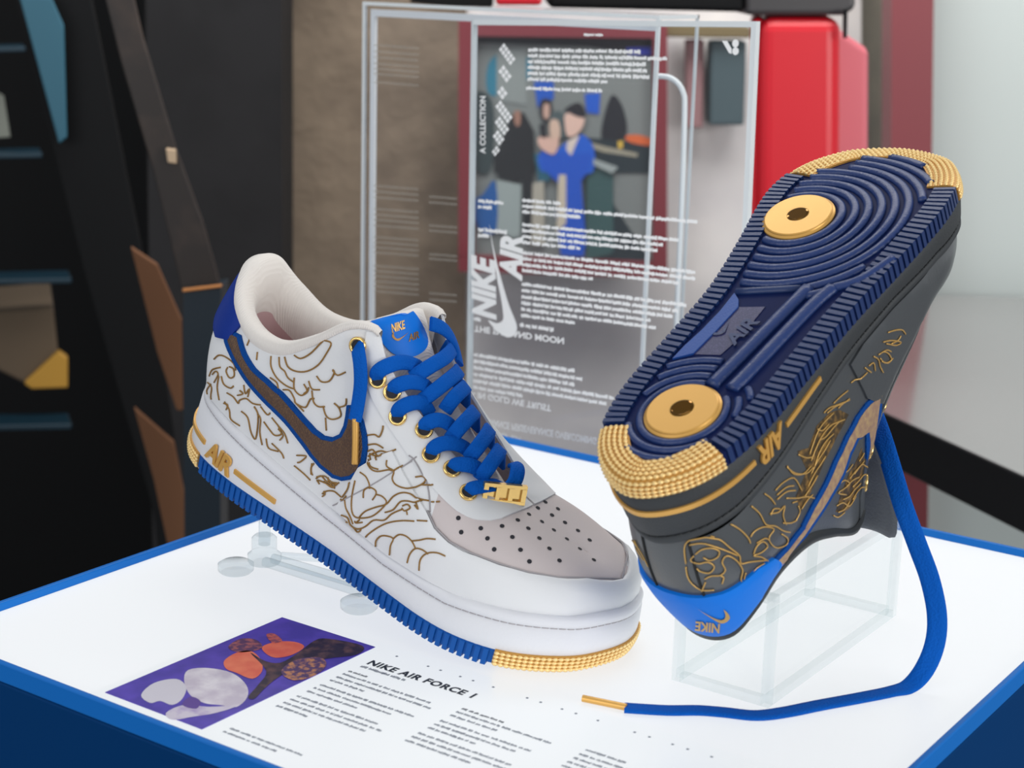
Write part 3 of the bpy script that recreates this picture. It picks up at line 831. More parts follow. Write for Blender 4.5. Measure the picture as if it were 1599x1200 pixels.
# laces
E_px = R3([(72, 282), (180, 468), (258, 540), (290, 675), (430, 750), (470, 885), (582, 968), (672, 1098)])
eyl = []
for p in E_px: eyelet(W, p, .0040, w_up)
lat = [[(178, 472), (178, 430), (230, 392), (310, 378), (430, 392)], [(258, 542), (275, 508), (340, 495), (420, 505), (480, 515)], [(290, 677), (295, 640), (350, 612), (420, 608), (470, 650)],
       [(430, 752), (440, 720), (500, 705), (560, 722), (610, 745)], [(470, 887), (485, 852), (555, 830), (620, 838), (690, 855)], [(582, 970), (600, 950), (670, 948), (720, 965), (760, 990)]]
lace_parts = []
for c in lat:
    p, n = lace_px(W, R3(c), [-.0005, .0035, .005, .003, -.003]); lace_parts.append(('lace_strand', p, n))
med = [[(560, 250), (548, 310), (500, 380), (430, 425), (365, 460)], [(605, 420), (580, 460), (500, 535), (420, 585)], [(650, 510), (620, 545), (570, 600), (545, 640)], [(705, 640), (670, 690), (610, 760), (575, 800)],
       [(785, 735), (755, 800), (710, 870), (675, 905)], [(845, 845), (820, 910), (770, 975), (735, 1020)]]
for c in med:
    p, n = lace_px(W, R3(c), [.001, .006, .0075, .000], tuck=True); lace_parts.append(('lace_strand', p, n))
p, n = lace_px(W, R3([(672, 1100), (690, 1083), (740, 1083), (800, 1078), (860, 1050), (920, 1010), (935, 975), (915, 945)]), [-.0005, .003, .004, .005, .006, .006, .004, .001]); lace_parts.append(('lace_strand', p, n)); dub = (p, n)
p, n = lace_px(W, R3([(435, 165), (480, 190), (530, 260), (565, 340), (590, 400)]), [.004, .006, .006, .004]); lace_parts.append(('lace_strand', p, n))
p, n = lace_px(W, R3([(72, 282), (92, 310), (103, 400), (100, 500), (85, 600), (72, 690)]), [.001, .005, .0045, .0035, .003, .0035]); lace_parts.append(('lace_strand', p, n)); hang = (p, n)
for nm, p, n in lace_parts:
    if len(p) > 3: W.obj(nm, *ribbon_vf(p, n, .0082, .0022), M_lace, auto=70, label='royal blue lace')
# aglet
p, n = lace_px(W, R3([(74, 680), (76, 760), (76, 850), (74, 930)]), [.0035, .0035, .0035])
W.obj('aglet', *tube_vf(p, .0018, 10), M_goldm, label='gold aglet')
# lace plate (gold dubrae with two square windows)
p, n = dub; i = int(len(p) * .52); c = p[i] + n[i] * .0022; t = p[i + 4] - p[i - 4]; t /= np.linalg.norm(t); u = n[i] - t * (n[i] @ t); u /= np.linalg.norm(u); s_ = np.cross(u, t)
def plate(lo, hi):
    V, f_ = box_vf(lo, hi); return [c + t * v[0] + s_ * v[1] + u * v[2] for v in V], f_
bars = [plate((-.0115, -.0052, .0), (.0115, -.0034, .0032)), plate((-.0115, .0034, .0), (.0115, .0052, .0032)), plate((-.0115, -.0036, .0), (-.0090, .0036, .0032)), plate((.0090, -.0036, .0), (.0115, .0036, .0032)),
        plate((.0020, -.0036, .0), (.0045, .0036, .0032)), plate((-.0048, -.0036, .0), (-.0026, .0036, .0032)), plate((-.0100, -.0040, .0), (.0100, .0040, .0012))]
W.obj('lace_plate', *join(bars), M_gold, smooth=False, label='gold lace plate')

# ------------------------------------------------------------------ black sneaker (left shoe), upside down on the clear riser, sole to the viewer
BS = 0.96
MB = M4([[0.05764, 0.99706, 0.05046], [0.86443, -0.07513, 0.49710], [0.49943, 0.01497, -0.86622]], (-0.387628 * BS, 0.653972 * BS, CAMH + (0.117692 - CAMH) * BS)) @ Matrix.Scale(BS, 4)
b_root = empty('sneaker', MB)
tag(b_root, 'charcoal sneaker turned upside down on clear riser, navy and gold sole facing out', 'sneaker', 'pair of sneakers on display')
B = Shoe(b_root, MB, 1)
B.airx, B.airz = (.048, .068), .45
palB = dict(sole=M_navyfloor, ropebase=M_ropebase, tongue_line=[(.212, 0, .066), (.188, 0, .080), (.172, .004, .102), (.162, .012, .124), (.152, .018, .144), (.143, .021, .160)], lug=M_navylug, rope=M_rope, mid=M_blackmid, stitch=M_blackedge, upper=M_black, collar=M_blackedge, tongue=M_greyknit)
b_out = build_outsole(B, palB)
b_mid = build_midsole(B, palB)
b_up = build_upper(B, palB)
# --- sole relief
def on_sole(px, z=0.0):
    o, d = B.ray(px); t = (z - o[2]) / d[2]; q = o + d * t; q[2] = zz(q[0]); return q
def inset_ok(x, y, ins=.0115):
    c = False; j = NO - 1
    for i in range(NO):
        if ((OUT[i][1] > y) != (OUT[j][1] > y)) and (x < (OUT[j][0] - OUT[i][0]) * (y - OUT[i][1]) / (OUT[j][1] - OUT[i][1]) + OUT[i][0]): c = not c
        j = i
    return c and np.min((OUT[:, 0] - x) ** 2 + (OUT[:, 1] - y) ** 2) > ins * ins
def ridge(path, r, M, name, flat=.8):
    up = [np.array([0, 0, -1.0])] * len(path)
    B.obj(name, *tube_vf([(p[0], p[1], zz(p[0]) - .0002) for p in path], r, 8, up=up, flat=flat), M, b_out)
hc = np.array([.0510, 0.0]); fc = np.array([.2086, -.0210])
def rings(c, radii, r, ok):
    for R_ in radii:
        run = []; N = 140; runs = []
        pts = [(c[0] + R_ * math.cos(t), c[1] + R_ * math.sin(t)) for t in np.linspace(0, 2 * math.pi, N + 1)]
        for q in pts:
            if ok(*q): run.append(q)
            else:
                if len(run) > 6: runs.append(run)
                run = []
        if len(run) > 6: runs.append(run)
        if len(runs) > 1 and np.hypot(*(np.array(runs[0][0]) - np.array(runs[-1][-1]))) < 1e-6: runs[0] = runs.pop() + runs[0][1:]
        for q in runs: ridge(q, r, M_navymid if False else M_navy, 'tread_ring')
s1, s2 = on_sole((1150, 457)), on_sole((1250, 452)); sn = np.array([-(s2 - s1)[1], (s2 - s1)[0]]); sn /= np.linalg.norm(sn); sn = sn if sn[0] > 0 else -sn
rings(fc, [.0232 + .0070 * k for k in range(11)], .0026, lambda x, y: x > .135 and ((np.array([x, y]) - s1[:2]) @ sn > 0 or y > s2[1] + .004) and inset_ok(x, y, .0128))
B.obj('arch_step', *tube_vf([(*(s1[:2] + (s2[:2] - s1[:2]) * k / 4), -.0002) for k in range(5)], .0026, 8, up=[np.array([0, 0, -1.0])] * 5, flat=.8), M_navylug, b_out)
rings(hc, [.0215, .0272, .0330, .0388], .0021, lambda x, y: x < .099 and inset_ok(x, y, .0125) and not (y > .004 and x > .066 and abs(y - .012) < .010))
# arch: glitter recess floor, smooth blue slope, twin ribs
def plate_px(name, pxs, dz, M, n=1):
    P = [on_sole(p) for p in pxs]; V = [(p[0], p[1], p[2] - dz) for p in P] + [(p[0], p[1], p[2] + .001) for p in P]; k = len(P)
    return B.obj(name, V, [tuple(range(k))] + [(i, (i + 1) % k, k + (i + 1) % k, k + i) for i in range(k)], M, b_out, smooth=False)
Q4 = lambda pts: crop(pts, 4.286, 920, 440)
plate_px('arch_recess', Q4([(1000, 175), (1180, 172), (1010, 380), (880, 495), (700, 490), (860, 330)]), .0004, M_spark)
plate_px('arch_slope', Q4([(975, 85), (1002, 130), (1000, 178), (860, 330), (700, 490), (560, 525), (640, 440), (760, 330), (880, 205)]), .0011, M_navymid)
for pts in ([(1262, 452), (1210, 505), (1160, 556), (1112, 604)], [(1300, 452), (1270, 478), (1215, 535), (1165, 588), (1143, 610)]):
    q = crom([on_sole(p) for p in pts], 6); ridge([(p[0], p[1]) for p in q], .0042, M_navy, 'arch_rib', .8)
K2 = lambda pts: crop(pts, 4.0, 1160, 460)
q = crom([on_sole(p) for p in [(1300, 452), (1345, 438), (1395, 405)]], 6); ridge([(p[0], p[1]) for p in q], .0030, M_navy, 'arch_rib', .9)
c = on_sole((1157, 520)); tv, tf = text_vf('AIR', 1, 0, .03, .2, 'CENTER')
a_, b_ = on_sole((1135, 545)) - c, None
rt = on_sole((1172, 508)) - on_sole((1140, 538)); rt[2] = 0; rt /= np.linalg.norm(rt); upv = np.array([-rt[1], rt[0], 0])
if (upv @ (on_sole((1150, 505)) - c)) < 0: upv = -upv
B.obj('arch_lettering', [c + rt * v[0] * .013 + upv * (v[1] - .35) * .012 - np.array([0, 0, .0010]) for v in tv], tf, M_navylug, b_out, smooth=False)
tv, tf = swoosh_vf()
B.obj('arch_swoosh', [c + rt * (v[0] - .7) * .011 + upv * (v[1] + .6) * .011 - np.array([0, 0, .0010]) for v in tv], tf, M_navylug, b_out, smooth=False)
# gold pivot discs
for cc, r in ((hc, .0180), (fc, .0185)):
    prof = [(r + .0014, 0), (r + .0014, .0012), (r + .0002, .0020), (r, .0026), (r - .0006, .0030), (.0062, .0030), (.0052, .0024), (.0040, .0004), (.0022, .0001)]
    V, Fc = lathe_vf([(a, b) for a, b in prof], 48)
    V = [(cc[0] + v[0], cc[1] + v[1], zz(cc[0]) - v[2] + (cc[0] + v[0] - cc[0]) * (.0028 if cc[0] > .2 else 0)) for v in V]
    d_ = B.obj('pivot_disc', V, Fc, M_goldm, b_out, auto=14, label='gold pivot disc')
    V, Fc = lathe_vf([(.0058, .0031), (.0050, .0033), (.0030, .0020), (.0008, .0016)], 32)
    B.obj('disc_dimple', [(cc[0] + v[0], cc[1] + v[1], zz(cc[0]) - v[2]) for v in V], Fc, mat('dark_mirror_gold', (120, 84, 34), 0.06, 1.0) if 'dark_mirror_gold' not in bpy.data.materials else bpy.data.materials['dark_mirror_gold'], d_, auto=30)
# --- upper panels
B.panel('toe_guard', full, .0020, M_black, b_up)
B.panel('eyestay', uvE, .0013, M_black, b_up); B.panel('eyestay', mirror_uv(uvE), .0013, M_black, b_up)
tabB = [(-.21, .985), (-.185, .76), (-.14, .60), (-.06, .50), (0, .475), (.06, .49), (.14, .58), (.185, .74), (.21, .985), (.1, .995), (0, .995), (-.1, .995)]
ht = B.panel('heel_tab', tabB, .0026, M_label, b_up, label='bright blue heel tab')
K3 = lambda pts: crop(pts, 4.137, 970, 720)
K4 = lambda pts: crop(pts, 4.0, 1200, 600)
swb = K3([(735, 862), (830, 780), (930, 700), (1050, 560), (1160, 420)]) + K4([(200, 880), (260, 760), (340, 620), (400, 480), (470, 330), (540, 200), (610, 110), (690, 40), (712, 45), (700, 120), (690, 200), (675, 330), (650, 460), (618, 488), (602, 400), (600, 310), (555, 345), (510, 440), (470, 560), (400, 690), (320, 820), (230, 950), (130, 1080)]) + K3([(1120, 640), (1030, 750), (980, 800), (860, 860)])
uvB, uvBi = B.hits(swb), B.hits(offset_poly(swb, 5.0))
for f_ in (lambda q: q, mirror_uv):
    o = B.panel('swoosh', f_(uvB), .0014, M_border, b_up, step=.003, label='copper swoosh with blue embroidered border')
    B.panel('swoosh_fill', f_(uvBi), .0021, M_swooshb, o, step=.003)
# heel seams
for P in (-.035, .045):
    B.obj('heel_seam', *B.stroke([(P, h) for h in np.linspace(.02, .6, 16)], .0008, .0001, 5), M_seamb, b_up)
# gold embroidery
embB = [K3(c) for c in (
    [(690, 400), (760, 440), (815, 495), (830, 530)], [(835, 290), (890, 340), (930, 410), (990, 420), (1040, 450), (1085, 460)], [(420, 660), (410, 560), (440, 510), (520, 490), (600, 500), (640, 510), (700, 560), (760, 610), (770, 660), (830, 650), (940, 640)],
    [(440, 540), (520, 530), (600, 550), (680, 580), (750, 610)], [(480, 600), (520, 570), (580, 560), (630, 580), (620, 620), (570, 640), (530, 620)], [(470, 610), (450, 640), (500, 660), (560, 650), (600, 680), (570, 720), (510, 710), (490, 690)],
    [(420, 680), (430, 740), (460, 790), (520, 830), (600, 830)], [(540, 760), (580, 740), (640, 735), (670, 700), (650, 650), (680, 610), (740, 640), (780, 700), (770, 760), (780, 790)], [(650, 790), (660, 750), (640, 740)], [(520, 840), (545, 780)],
    [(830, 490), (860, 450), (920, 425), (980, 440), (950, 490), (960, 530), (1000, 560), (1060, 540), (1070, 500), (1030, 470)], [(850, 600), (870, 550), (910, 520), (940, 550), (900, 590), (850, 610), (900, 620), (950, 650)], [(870, 530), (920, 500), (950, 510)],
    [(790, 790), (830, 740), (870, 690), (920, 660)], [(800, 720), (790, 770), (820, 760), (860, 700)], [(1065, 40), (1120, 80), (1190, 80), (1235, 40)], [(990, 190), (1040, 140), (1110, 110), (1160, 190)], [(1000, 220), (1060, 170), (1110, 160)], [(1000, 250), (1060, 200), (1120, 190)],
    [(955, 340), (1010, 330), (1050, 290), (1040, 350), (1060, 410)], [(1060, 240), (1130, 240), (1190, 230), (1241, 240)], [(920, 210), (960, 240), (990, 280)], [(1100, 270), (1130, 260)], [(960, 350), (980, 310), (1020, 310)], [(1040, 400), (1090, 400), (1130, 380)],
    [(420, 500), (460, 480), (540, 475), (600, 490)], [(60, 490), (100, 540), (140, 600), (180, 680)], [(90, 510), (120, 570)], [(100, 560), (150, 640)])]
embB += [K4(c) for c in (
    [(180, 440), (230, 460), (270, 455)], [(110, 510), (150, 560), (210, 560), (260, 510)], [(250, 440), (270, 380), (300, 300), (340, 240), (400, 180)], [(260, 480), (290, 400), (330, 320), (380, 260), (420, 240), (470, 220)], [(280, 520), (310, 430), (350, 360), (400, 310)],
    [(300, 280), (330, 290), (370, 250)], [(310, 350), (350, 330), (400, 270), (440, 230)], [(260, 560), (300, 480), (340, 420), (380, 350)], [(240, 640), (280, 560), (320, 500), (350, 450)], [(340, 180), (370, 150), (420, 130), (500, 100)], [(220, 700), (260, 640), (300, 570)], [(430, 150), (460, 120), (490, 100)],
    [(440, 620), (470, 600), (500, 620), (470, 650), (430, 680), (480, 690)], [(500, 590), (540, 540), (580, 500), (600, 520)], [(460, 720), (500, 700), (530, 660), (570, 620)], [(420, 760), (460, 740), (500, 760), (540, 700)], [(480, 640), (520, 600), (560, 580)], [(430, 800), (470, 780), (500, 730)], [(520, 640), (560, 600), (590, 560)],
    [(560, 480), (580, 450), (590, 430)], [(400, 820), (430, 830), (470, 800)], [(520, 720), (550, 670), (580, 640)], [(530, 560), (560, 520), (590, 480)], [(450, 560), (490, 540), (520, 500)], [(200, 780), (240, 720), (270, 690)], [(160, 860), (190, 800), (180, 760)])]
embB += [K2(c) for c in (
    [(880, 230), (930, 215), (970, 215), (990, 240)], [(850, 290), (900, 280), (960, 290), (930, 310), (870, 300)], [(790, 380), (820, 400), (830, 440), (850, 480)], [(830, 390), (860, 420), (900, 400), (880, 360), (850, 350)], [(735, 450), (760, 470), (775, 480)], [(820, 370), (870, 340), (900, 350)],
    [(670, 550), (720, 510), (750, 480)], [(560, 680), (600, 640), (650, 600)], [(520, 740), (570, 700), (620, 680), (660, 650)], [(900, 300), (940, 280), (960, 250)], [(840, 410), (880, 420), (910, 390)], [(760, 440), (790, 420), (800, 470)])]
parts = []
for c in embB:
    u = B.curve_px(c, 4)
    if len(u) > 2: parts.append(B.stroke(u, .00042, lambda q: emb_lift(q) + .0002, 5, flat=.9))
B.obj('gold_embroidery', *join(parts), M_threadb, b_up, label='dense gold line embroidery')['kind'] = 'stuff'
# bronze filled embroidery patches between the lines
for pts in (K4([(180, 420), (250, 400), (300, 260), (380, 180), (440, 160), (500, 190), (430, 320), (350, 480), (280, 640), (200, 800), (170, 700), (240, 540)]), K4([(580, 400), (600, 480), (570, 620), (520, 760), (470, 800), (420, 800), (450, 690), (500, 560)])):
    u = B.hits(pts)
    if len(u) > 3: B.panel('embroidered_patch', u, .00025, mat('bronze_patch', (70, 58, 42), .5, .3, noise=((150, 116, 62), 260, .45, .7)) if 'bronze_patch' not in bpy.data.materials else bpy.data.materials['bronze_patch'], b_up, step=.004)
# heel tab lettering (NIKE under a swoosh; upside down like the shoe)
def tab_mark(tv, tf, px, M):
    a, b, c_ = (np.array(p, float) for p in px); V = []
    for q in tv:
        u = B.hit(a + (b - a) * q[0] + (c_ - a) * q[1])
        V.append(S(*u) + SN(*u) * .0031 if u else S(0, .9))
    B.obj('tab_lettering', V, tf, M, ht, smooth=False)
tv, tf = text_vf('NIKE', 1, 0, .03, .2); tab_mark(unit(tv), tf, [(1124, 966), (1087, 962), (1126, 981)], M_threadb)
tv, tf = swoosh_vf(); tab_mark(unit(tv), tf, [(1138, 968), (1082, 956), (1136, 946)], M_threadb)
# --- laces on the far side and the long loose lace
for p in (.50, .56, .64, .70, .76):
    c, nn = S(p, .93), SN(p, .93); eyelet_at(B, c, nn, .0040, b_up)
    c2, n2 = S(-p, .93), SN(-p, .93); eyelet_at(B, c2, n2, .0040, b_up)
    path = [c + nn * .001, c * .85 + c2 * .15 + np.array([.003, 0, .008]), (c + c2) / 2 + np.array([.006, 0, .013]), c * .15 + c2 * .85 + np.array([.003, 0, .008]), c2 + n2 * .001]
    path = crom(path, 5); B.obj('lace_strand', *ribbon_vf(path, [nn * (1 - k / 20) + n2 * (k / 20) + np.array([.2, 0, .8]) for k in range(len(path))], .0082, .0022), M_lace, auto=70, label='royal blue lace')

# ------------------------------------------------------------------ light table
M_box = mat('blue_lacquer', (0, 54, 106), 0.6, spec=0.06)
M_rim = mat('bright_blue_rim', (0, 108, 196), 0.5, spec=0.25)
M_light = mat('lit_opal_acrylic', (128, 130, 132), 0.5, emit=((247, 250, 253), 0.74))
X0, X1, Y0, Y1 = -.7264, -.2487, .506, 1.014
tb = empty('light_table', loc=(0, 0, 0)); tag(tb, 'blue plinth with a glowing white light-box top', 'display table')
o = mk('plinth_body', *box_vf((X0, Y0, -.90), (X1, Y1, -.006)), M_box, tb, smooth=False); bevel(o, .0015)
mk('light_panel', *box_vf((X0 + .004, Y0 + .004, -.0059), (X1 - .004, Y1 - .004, 0)), M_light, tb, smooth=False)
for lo, hi in (((X0, Y0, -.006), (X1, Y0 + .0035, .0045)), ((X0, Y1 - .0035, -.006), (X1, Y1, .0045)), ((X0, Y0 + .0035, -.006), (X0 + .0035, Y1 - .0035, .0045)), ((X1 - .0035, Y0 + .0035, -.006), (X1, Y1 - .0035, .0045))):
    bevel(mk('rim', *box_vf(lo, hi), M_rim, tb, smooth=False), .0008)

# information sheet on the table
M_card = mat('clear_film_white', (120, 122, 124), 0.3, emit=((240, 244, 247), 0.78))  # emission stands in for the light table shining through the film
M_ink = mat('grey_ink', (62, 70, 84), 0.7)
M_inkd = mat('dark_ink', (36, 44, 58), 0.7)
card = empty('information_sheet', loc=(-.6015, .5105, .0001)); tag(card, 'white information sheet with purple picture and dark text, front edge of light table', 'sheet')
cx0, cy0 = -.6015, .5105
def loc(p): return np.array(p) - np.array([cx0, cy0, .0001])
mk('paper', [loc(v) for v in box_vf((-.6015, .5105, .0002), (-.262, .652, .0010))[0]], box_vf((0, 0, 0), (1, 1, 1))[1], M_card, card, smooth=False)
def flat(name, pts, z, M, parent, off=loc, n=1):
    r = delaunay_2d_cdt([Vector((p[0], p[1])) for p in pts], [], [list(range(len(pts)))], 1, 1e-7)
    return mk(name, [off((v[0], v[1], z)) for v in r[0]], [tuple(f) for f in r[2]], M, parent, smooth=False)
def gz(px, z=.001): return [tuple(onz(p, z)[:2]) for p in px]
pic = mk('picture', [loc(v) for v in box_vf((-.5965, .5192, .0010), (-.5308, .6450, .0013))[0]], box_vf((0, 0, 0), (1, 1, 1))[1], mat('violet_print', (72, 58, 158), .35, noise=((96, 74, 190), 60, .4, .7), emit=((80, 66, 170), .10)), card, smooth=False)  # slight glow painted in as backlight from the table
CP = lambda pts: crop(pts, 3.198, 150, 940)
def ink(name, pts, z, col, parent=pic, sm=True, noise=None):
    P = gz(CP(pts)); P = [tuple(q) for q in crom([(a, b, 0) for a, b in P], 4, closed=True)] if sm else P
    return flat(name, P, z, mat('print_' + name, col, .4, noise=noise), parent)
ink('skull_cranium', [(460, 345), (560, 335), (680, 360), (750, 420), (755, 480), (700, 530), (620, 520), (540, 510), (470, 470), (440, 400)], .00135, (206, 196, 212), noise=((236, 230, 238), 90, .4, .65))
ink('skull_cheek', [(225, 470), (290, 410), (400, 390), (450, 430), (430, 490), (380, 520), (320, 500), (270, 510)], .00140, (216, 212, 224))
ink('skull_jaw', [(350, 560), (440, 520), (560, 530), (700, 525), (600, 560), (480, 580), (380, 595)], .00145, (214, 206, 222), noise=((170, 150, 200), 120, .5, .7))
ink('skull_socket', [(470, 480), (520, 500), (500, 540), (430, 520)], .0015, (92, 62, 150))
ink('flower_left', [(640, 300), (700, 260), (770, 250), (820, 290), (830, 350), (780, 390), (700, 360), (650, 340)], .0015, (236, 108, 82), noise=((250, 140, 104), 90, .4, .7))
ink('flower_right', [(830, 230), (900, 205), (990, 205), (1040, 230), (980, 270), (900, 285), (850, 265)], .0015, (232, 100, 78), noise=((248, 132, 98), 90, .4, .7))
ink('dark_stem', [(770, 260), (840, 300), (920, 310), (1010, 260), (1090, 200), (1160, 190), (1330, 225), (1300, 270), (1150, 290), (1000, 330), (900, 390), (840, 440), (790, 490), (760, 480), (810, 420), (850, 350)], .00155, (46, 32, 52), noise=((108, 76, 74), 160, .45, .7))
ink('leaf_sprig', [(660, 230), (720, 190), (800, 195), (830, 235), (760, 255), (700, 255)], .0015, (92, 56, 96), noise=((170, 96, 98), 300, .45, .6))
ink('leaf_sprig', [(940, 330), (1020, 290), (1120, 285), (1150, 320), (1100, 370), (1000, 400), (930, 370)], .0016, (88, 62, 108), noise=((206, 140, 96), 320, .45, .6))
ink('leaf_sprig', [(850, 170), (890, 165), (930, 200), (880, 210)], .00155, (140, 72, 92), noise=((206, 100, 92), 320, .45, .6))
def flat_text(s, x, y, size, M, name, bold=.0, spacing=1.0, sx=1.0):
    tv, tf = text_vf(s, 1, 0, bold, 0, spacing=spacing); T_ = np.array(tv); T_ -= T_.min(0); h = T_[:, 1].max()
    return mk(name, [loc((x + v[0] / h * size * sx, y + v[1] / h * size, .0012)) for v in T_], tf, M, card, smooth=False)
flat_text('NIKE AIR FORCE 1', -.5205, .6250, .0062, M_inkd, 'title', .045, 1.1, .98)
def greek(x, y, wdt, n, lh, M, seed, name='text_block', parent=card, f=None, hgt=.0013, wl=(.0015, .006), gap=.0011, first=None, tight=.10):
    """blocks of running text too small to read: each word a row of little strokes"""
    rg = random.Random(seed); parts = []
    for k in range(n):
        yy = y - k * lh; xx = x; end = x + wdt * (rg.uniform(.72, 1.0) if k < n - 1 else rg.uniform(.3, .7))
        if first and k == 0: end = x + first
        while xx < end - wl[0]:
            w_ = min(rg.uniform(*wl), end - xx); q = xx
            while q < xx + w_:
                a = hgt * rg.uniform(.28, .55); h0 = hgt * rg.choice([.0, .0, .0, -.2]); h1 = hgt * rg.choice([.8, .8, 1.0, 1.1])
                p4 = [(q, yy + h0), (q + a, yy + h0), (q + a, yy + h1), (q, yy + h1)]
                parts.append(([f(v) for v in p4], [(0, 1, 2, 3)])); q += a + hgt * tight
            xx += w_ + gap
    V, Fc = join(parts)
    o = mk(name, V, Fc, M, parent, smooth=False); o['kind'] = 'stuff'; return o
fl = lambda v: loc((v[0], v[1], .0012))
M_ink2 = mat('pale_ink', (112, 120, 134), 0.7)
greek(-.5205, .6205, .072, 1, .004, M_ink2, 3, f=fl, hgt=.0020)
greek(-.5215, .6120, .036, 1, .004, M_ink, 4, f=fl, hgt=.0017)
greek(-.5215, .6075, .062, 3, .0048, M_ink2, 5, f=fl, hgt=.0017)
greek(-.5215, .5905, .062, 3, .0048, M_ink2, 6, f=fl, hgt=.0017)
greek(-.5215, .5735, .062, 4, .0048, M_ink2, 7, f=fl, hgt=.0017)
greek(-.5215, .5275, .060, 2, .0044, M_ink2, 8, f=fl, hgt=.0015)
greek(-.4500, .6120, .052, 1, .004, M_ink, 9, f=fl, hgt=.0017)
greek(-.4500, .6075, .062, 2, .0048, M_ink2, 10, f=fl, hgt=.0017)
greek(-.4500, .5950, .062, 3, .0048, M_ink2, 11, f=fl, hgt=.0017)
greek(-.4500, .5780, .062, 3, .0048, M_ink2, 12, f=fl, hgt=.0017)
greek(-.3790, .6120, .052, 1, .004, M_ink2, 13, f=fl, hgt=.0017)
greek(-.3790, .6065, .060, 4, .0048, M_ink2, 14, f=fl, hgt=.0017)
parts = []
for k in range(12):
    x = -.515 + k * .0205
    for j in range(2 if k % 3 else 1): v, f_ = prism_vf([(x + j * .008, .642, .0011), (x + j * .008 + .0012, .642, .0011), (x + j * .008 + .0012, .6432, .0011), (x + j * .008, .6432, .0011)], np.array([0, 0, .0001])); parts.append(([loc(q) for q in v], f_))
mk('dot_row', *join(parts), M_ink2, card, smooth=False)

# ------------------------------------------------------------------ clear acrylic
M_acr = acrylic('clear_acrylic', (253, 254, 254), .5, .0)
M_acrs = acrylic('clear_sheet', (253, 254, 255), .6, .004, (226, 230, 236))
M_edge = mat('polished_acrylic_edge', (226, 232, 235), 0.25)
M_edge2 = mat('acrylic_edge_grey', (208, 216, 220), 0.2)
M_glass = acrylic('cast_acrylic', (246, 249, 250), 1.2, .05, (226, 232, 236))
# riser under the black sneaker
rx0, rx1, ry0, ry1, rh, rt_ = -.3890, -.3345, .7085, .8660, .058, .0045
rs = empty('riser', loc=(rx0, ry0, 0)); tag(rs, 'clear acrylic riser box under the upside-down charcoal sneaker', 'riser')
def rb(lo, hi, nm, M): 
    V, f_ = box_vf(lo, hi); mk(nm, [v - np.array([rx0, ry0, 0]) for v in V], f_, M, rs, smooth=False)
z0 = .0002
rb((rx0 + rt_, ry0, z0 + rt_), (rx1 - rt_, ry0 + rt_, rh - rt_), 'wall', M_acr); rb((rx0 + rt_, ry1 - rt_, z0 + rt_), (rx1 - rt_, ry1, rh - rt_), 'wall', M_acr)
rb((rx0, ry0 + rt_, z0 + rt_), (rx0 + rt_, ry1 - rt_, rh - rt_), 'wall', M_acr); rb((rx1 - rt_, ry0 + rt_, z0 + rt_), (rx1, ry1 - rt_, rh - rt_), 'wall', M_acr)
rb((rx0 + rt_, ry0 + rt_, rh - rt_), (rx1 - rt_, ry1 - rt_, rh), 'top', M_acr)
M_edget = acrylic('acrylic_edge_clear', (250, 252, 252), .3, .14, (240, 244, 246))
for x in (rx0, rx1 - rt_):
    for y in (ry0, ry1 - rt_): rb((x, y, z0), (x + rt_, y + rt_, rh), 'edge', M_edget)
    rb((x, ry0 + rt_, z0), (x + rt_, ry1 - rt_, z0 + rt_), 'edge', M_edget); rb((x, ry0 + rt_, rh - rt_), (x + rt_, ry1 - rt_, rh), 'edge', M_edget)
for y in (ry0, ry1 - rt_):
    rb((rx0 + rt_, y, z0), (rx1 - rt_, y + rt_, z0 + rt_), 'edge', M_edget); rb((rx0 + rt_, y, rh - rt_), (rx1 - rt_, y + rt_, rh), 'edge', M_edget)
# small stand that props the white heel
sx, sy = -.6650, .7040
st = empty('shoe_stand', loc=(sx, sy, 0)); tag(st, 'small clear acrylic prop stand under the white sneaker heel', 'stand')
def rod(name, a, b, r, n=20):
    a, b = np.array(a), np.array(b); mk(name, *tube_vf([a - [sx, sy, 0], (a + b) / 2 - [sx, sy, 0], b - [sx, sy, 0]], r, n), M_glass, st, auto=50)
ztop = .0697 + (-.2819) * .052 - .002
rod('post', (sx, sy, .012), (sx + .002, sy, ztop), .0035)
V, f_ = lathe_vf([(.009, .0004), (.010, .002), (.010, .006), (.0075, .008), (.0075, .016), (.0055, .018)]); mk('socket', V, f_, M_glass, st, auto=40)
V, f_ = lathe_vf([(.009, .0004), (.0105, .002), (.0105, .0055), (.008, .007)]); mk('foot', [v + np.array([-.002, -.022, 0]) for v in V], f_, M_glass, st, auto=40)
mk('foot', [v + np.array([.092, -.022, 0]) for v in V], f_, M_glass, st, auto=40)
rod('crossbar', (sx + .010, sy - .003, .006), (sx + .085, sy - .003, .006), .0030)
rod('crossbar', (sx + .010, sy - .010, .006), (sx + .085, sy - .012, .006), .0030)
rod('crossbar', (sx + .010, sy + .004, .006), (sx + .06, sy + .030, .006), .0022)

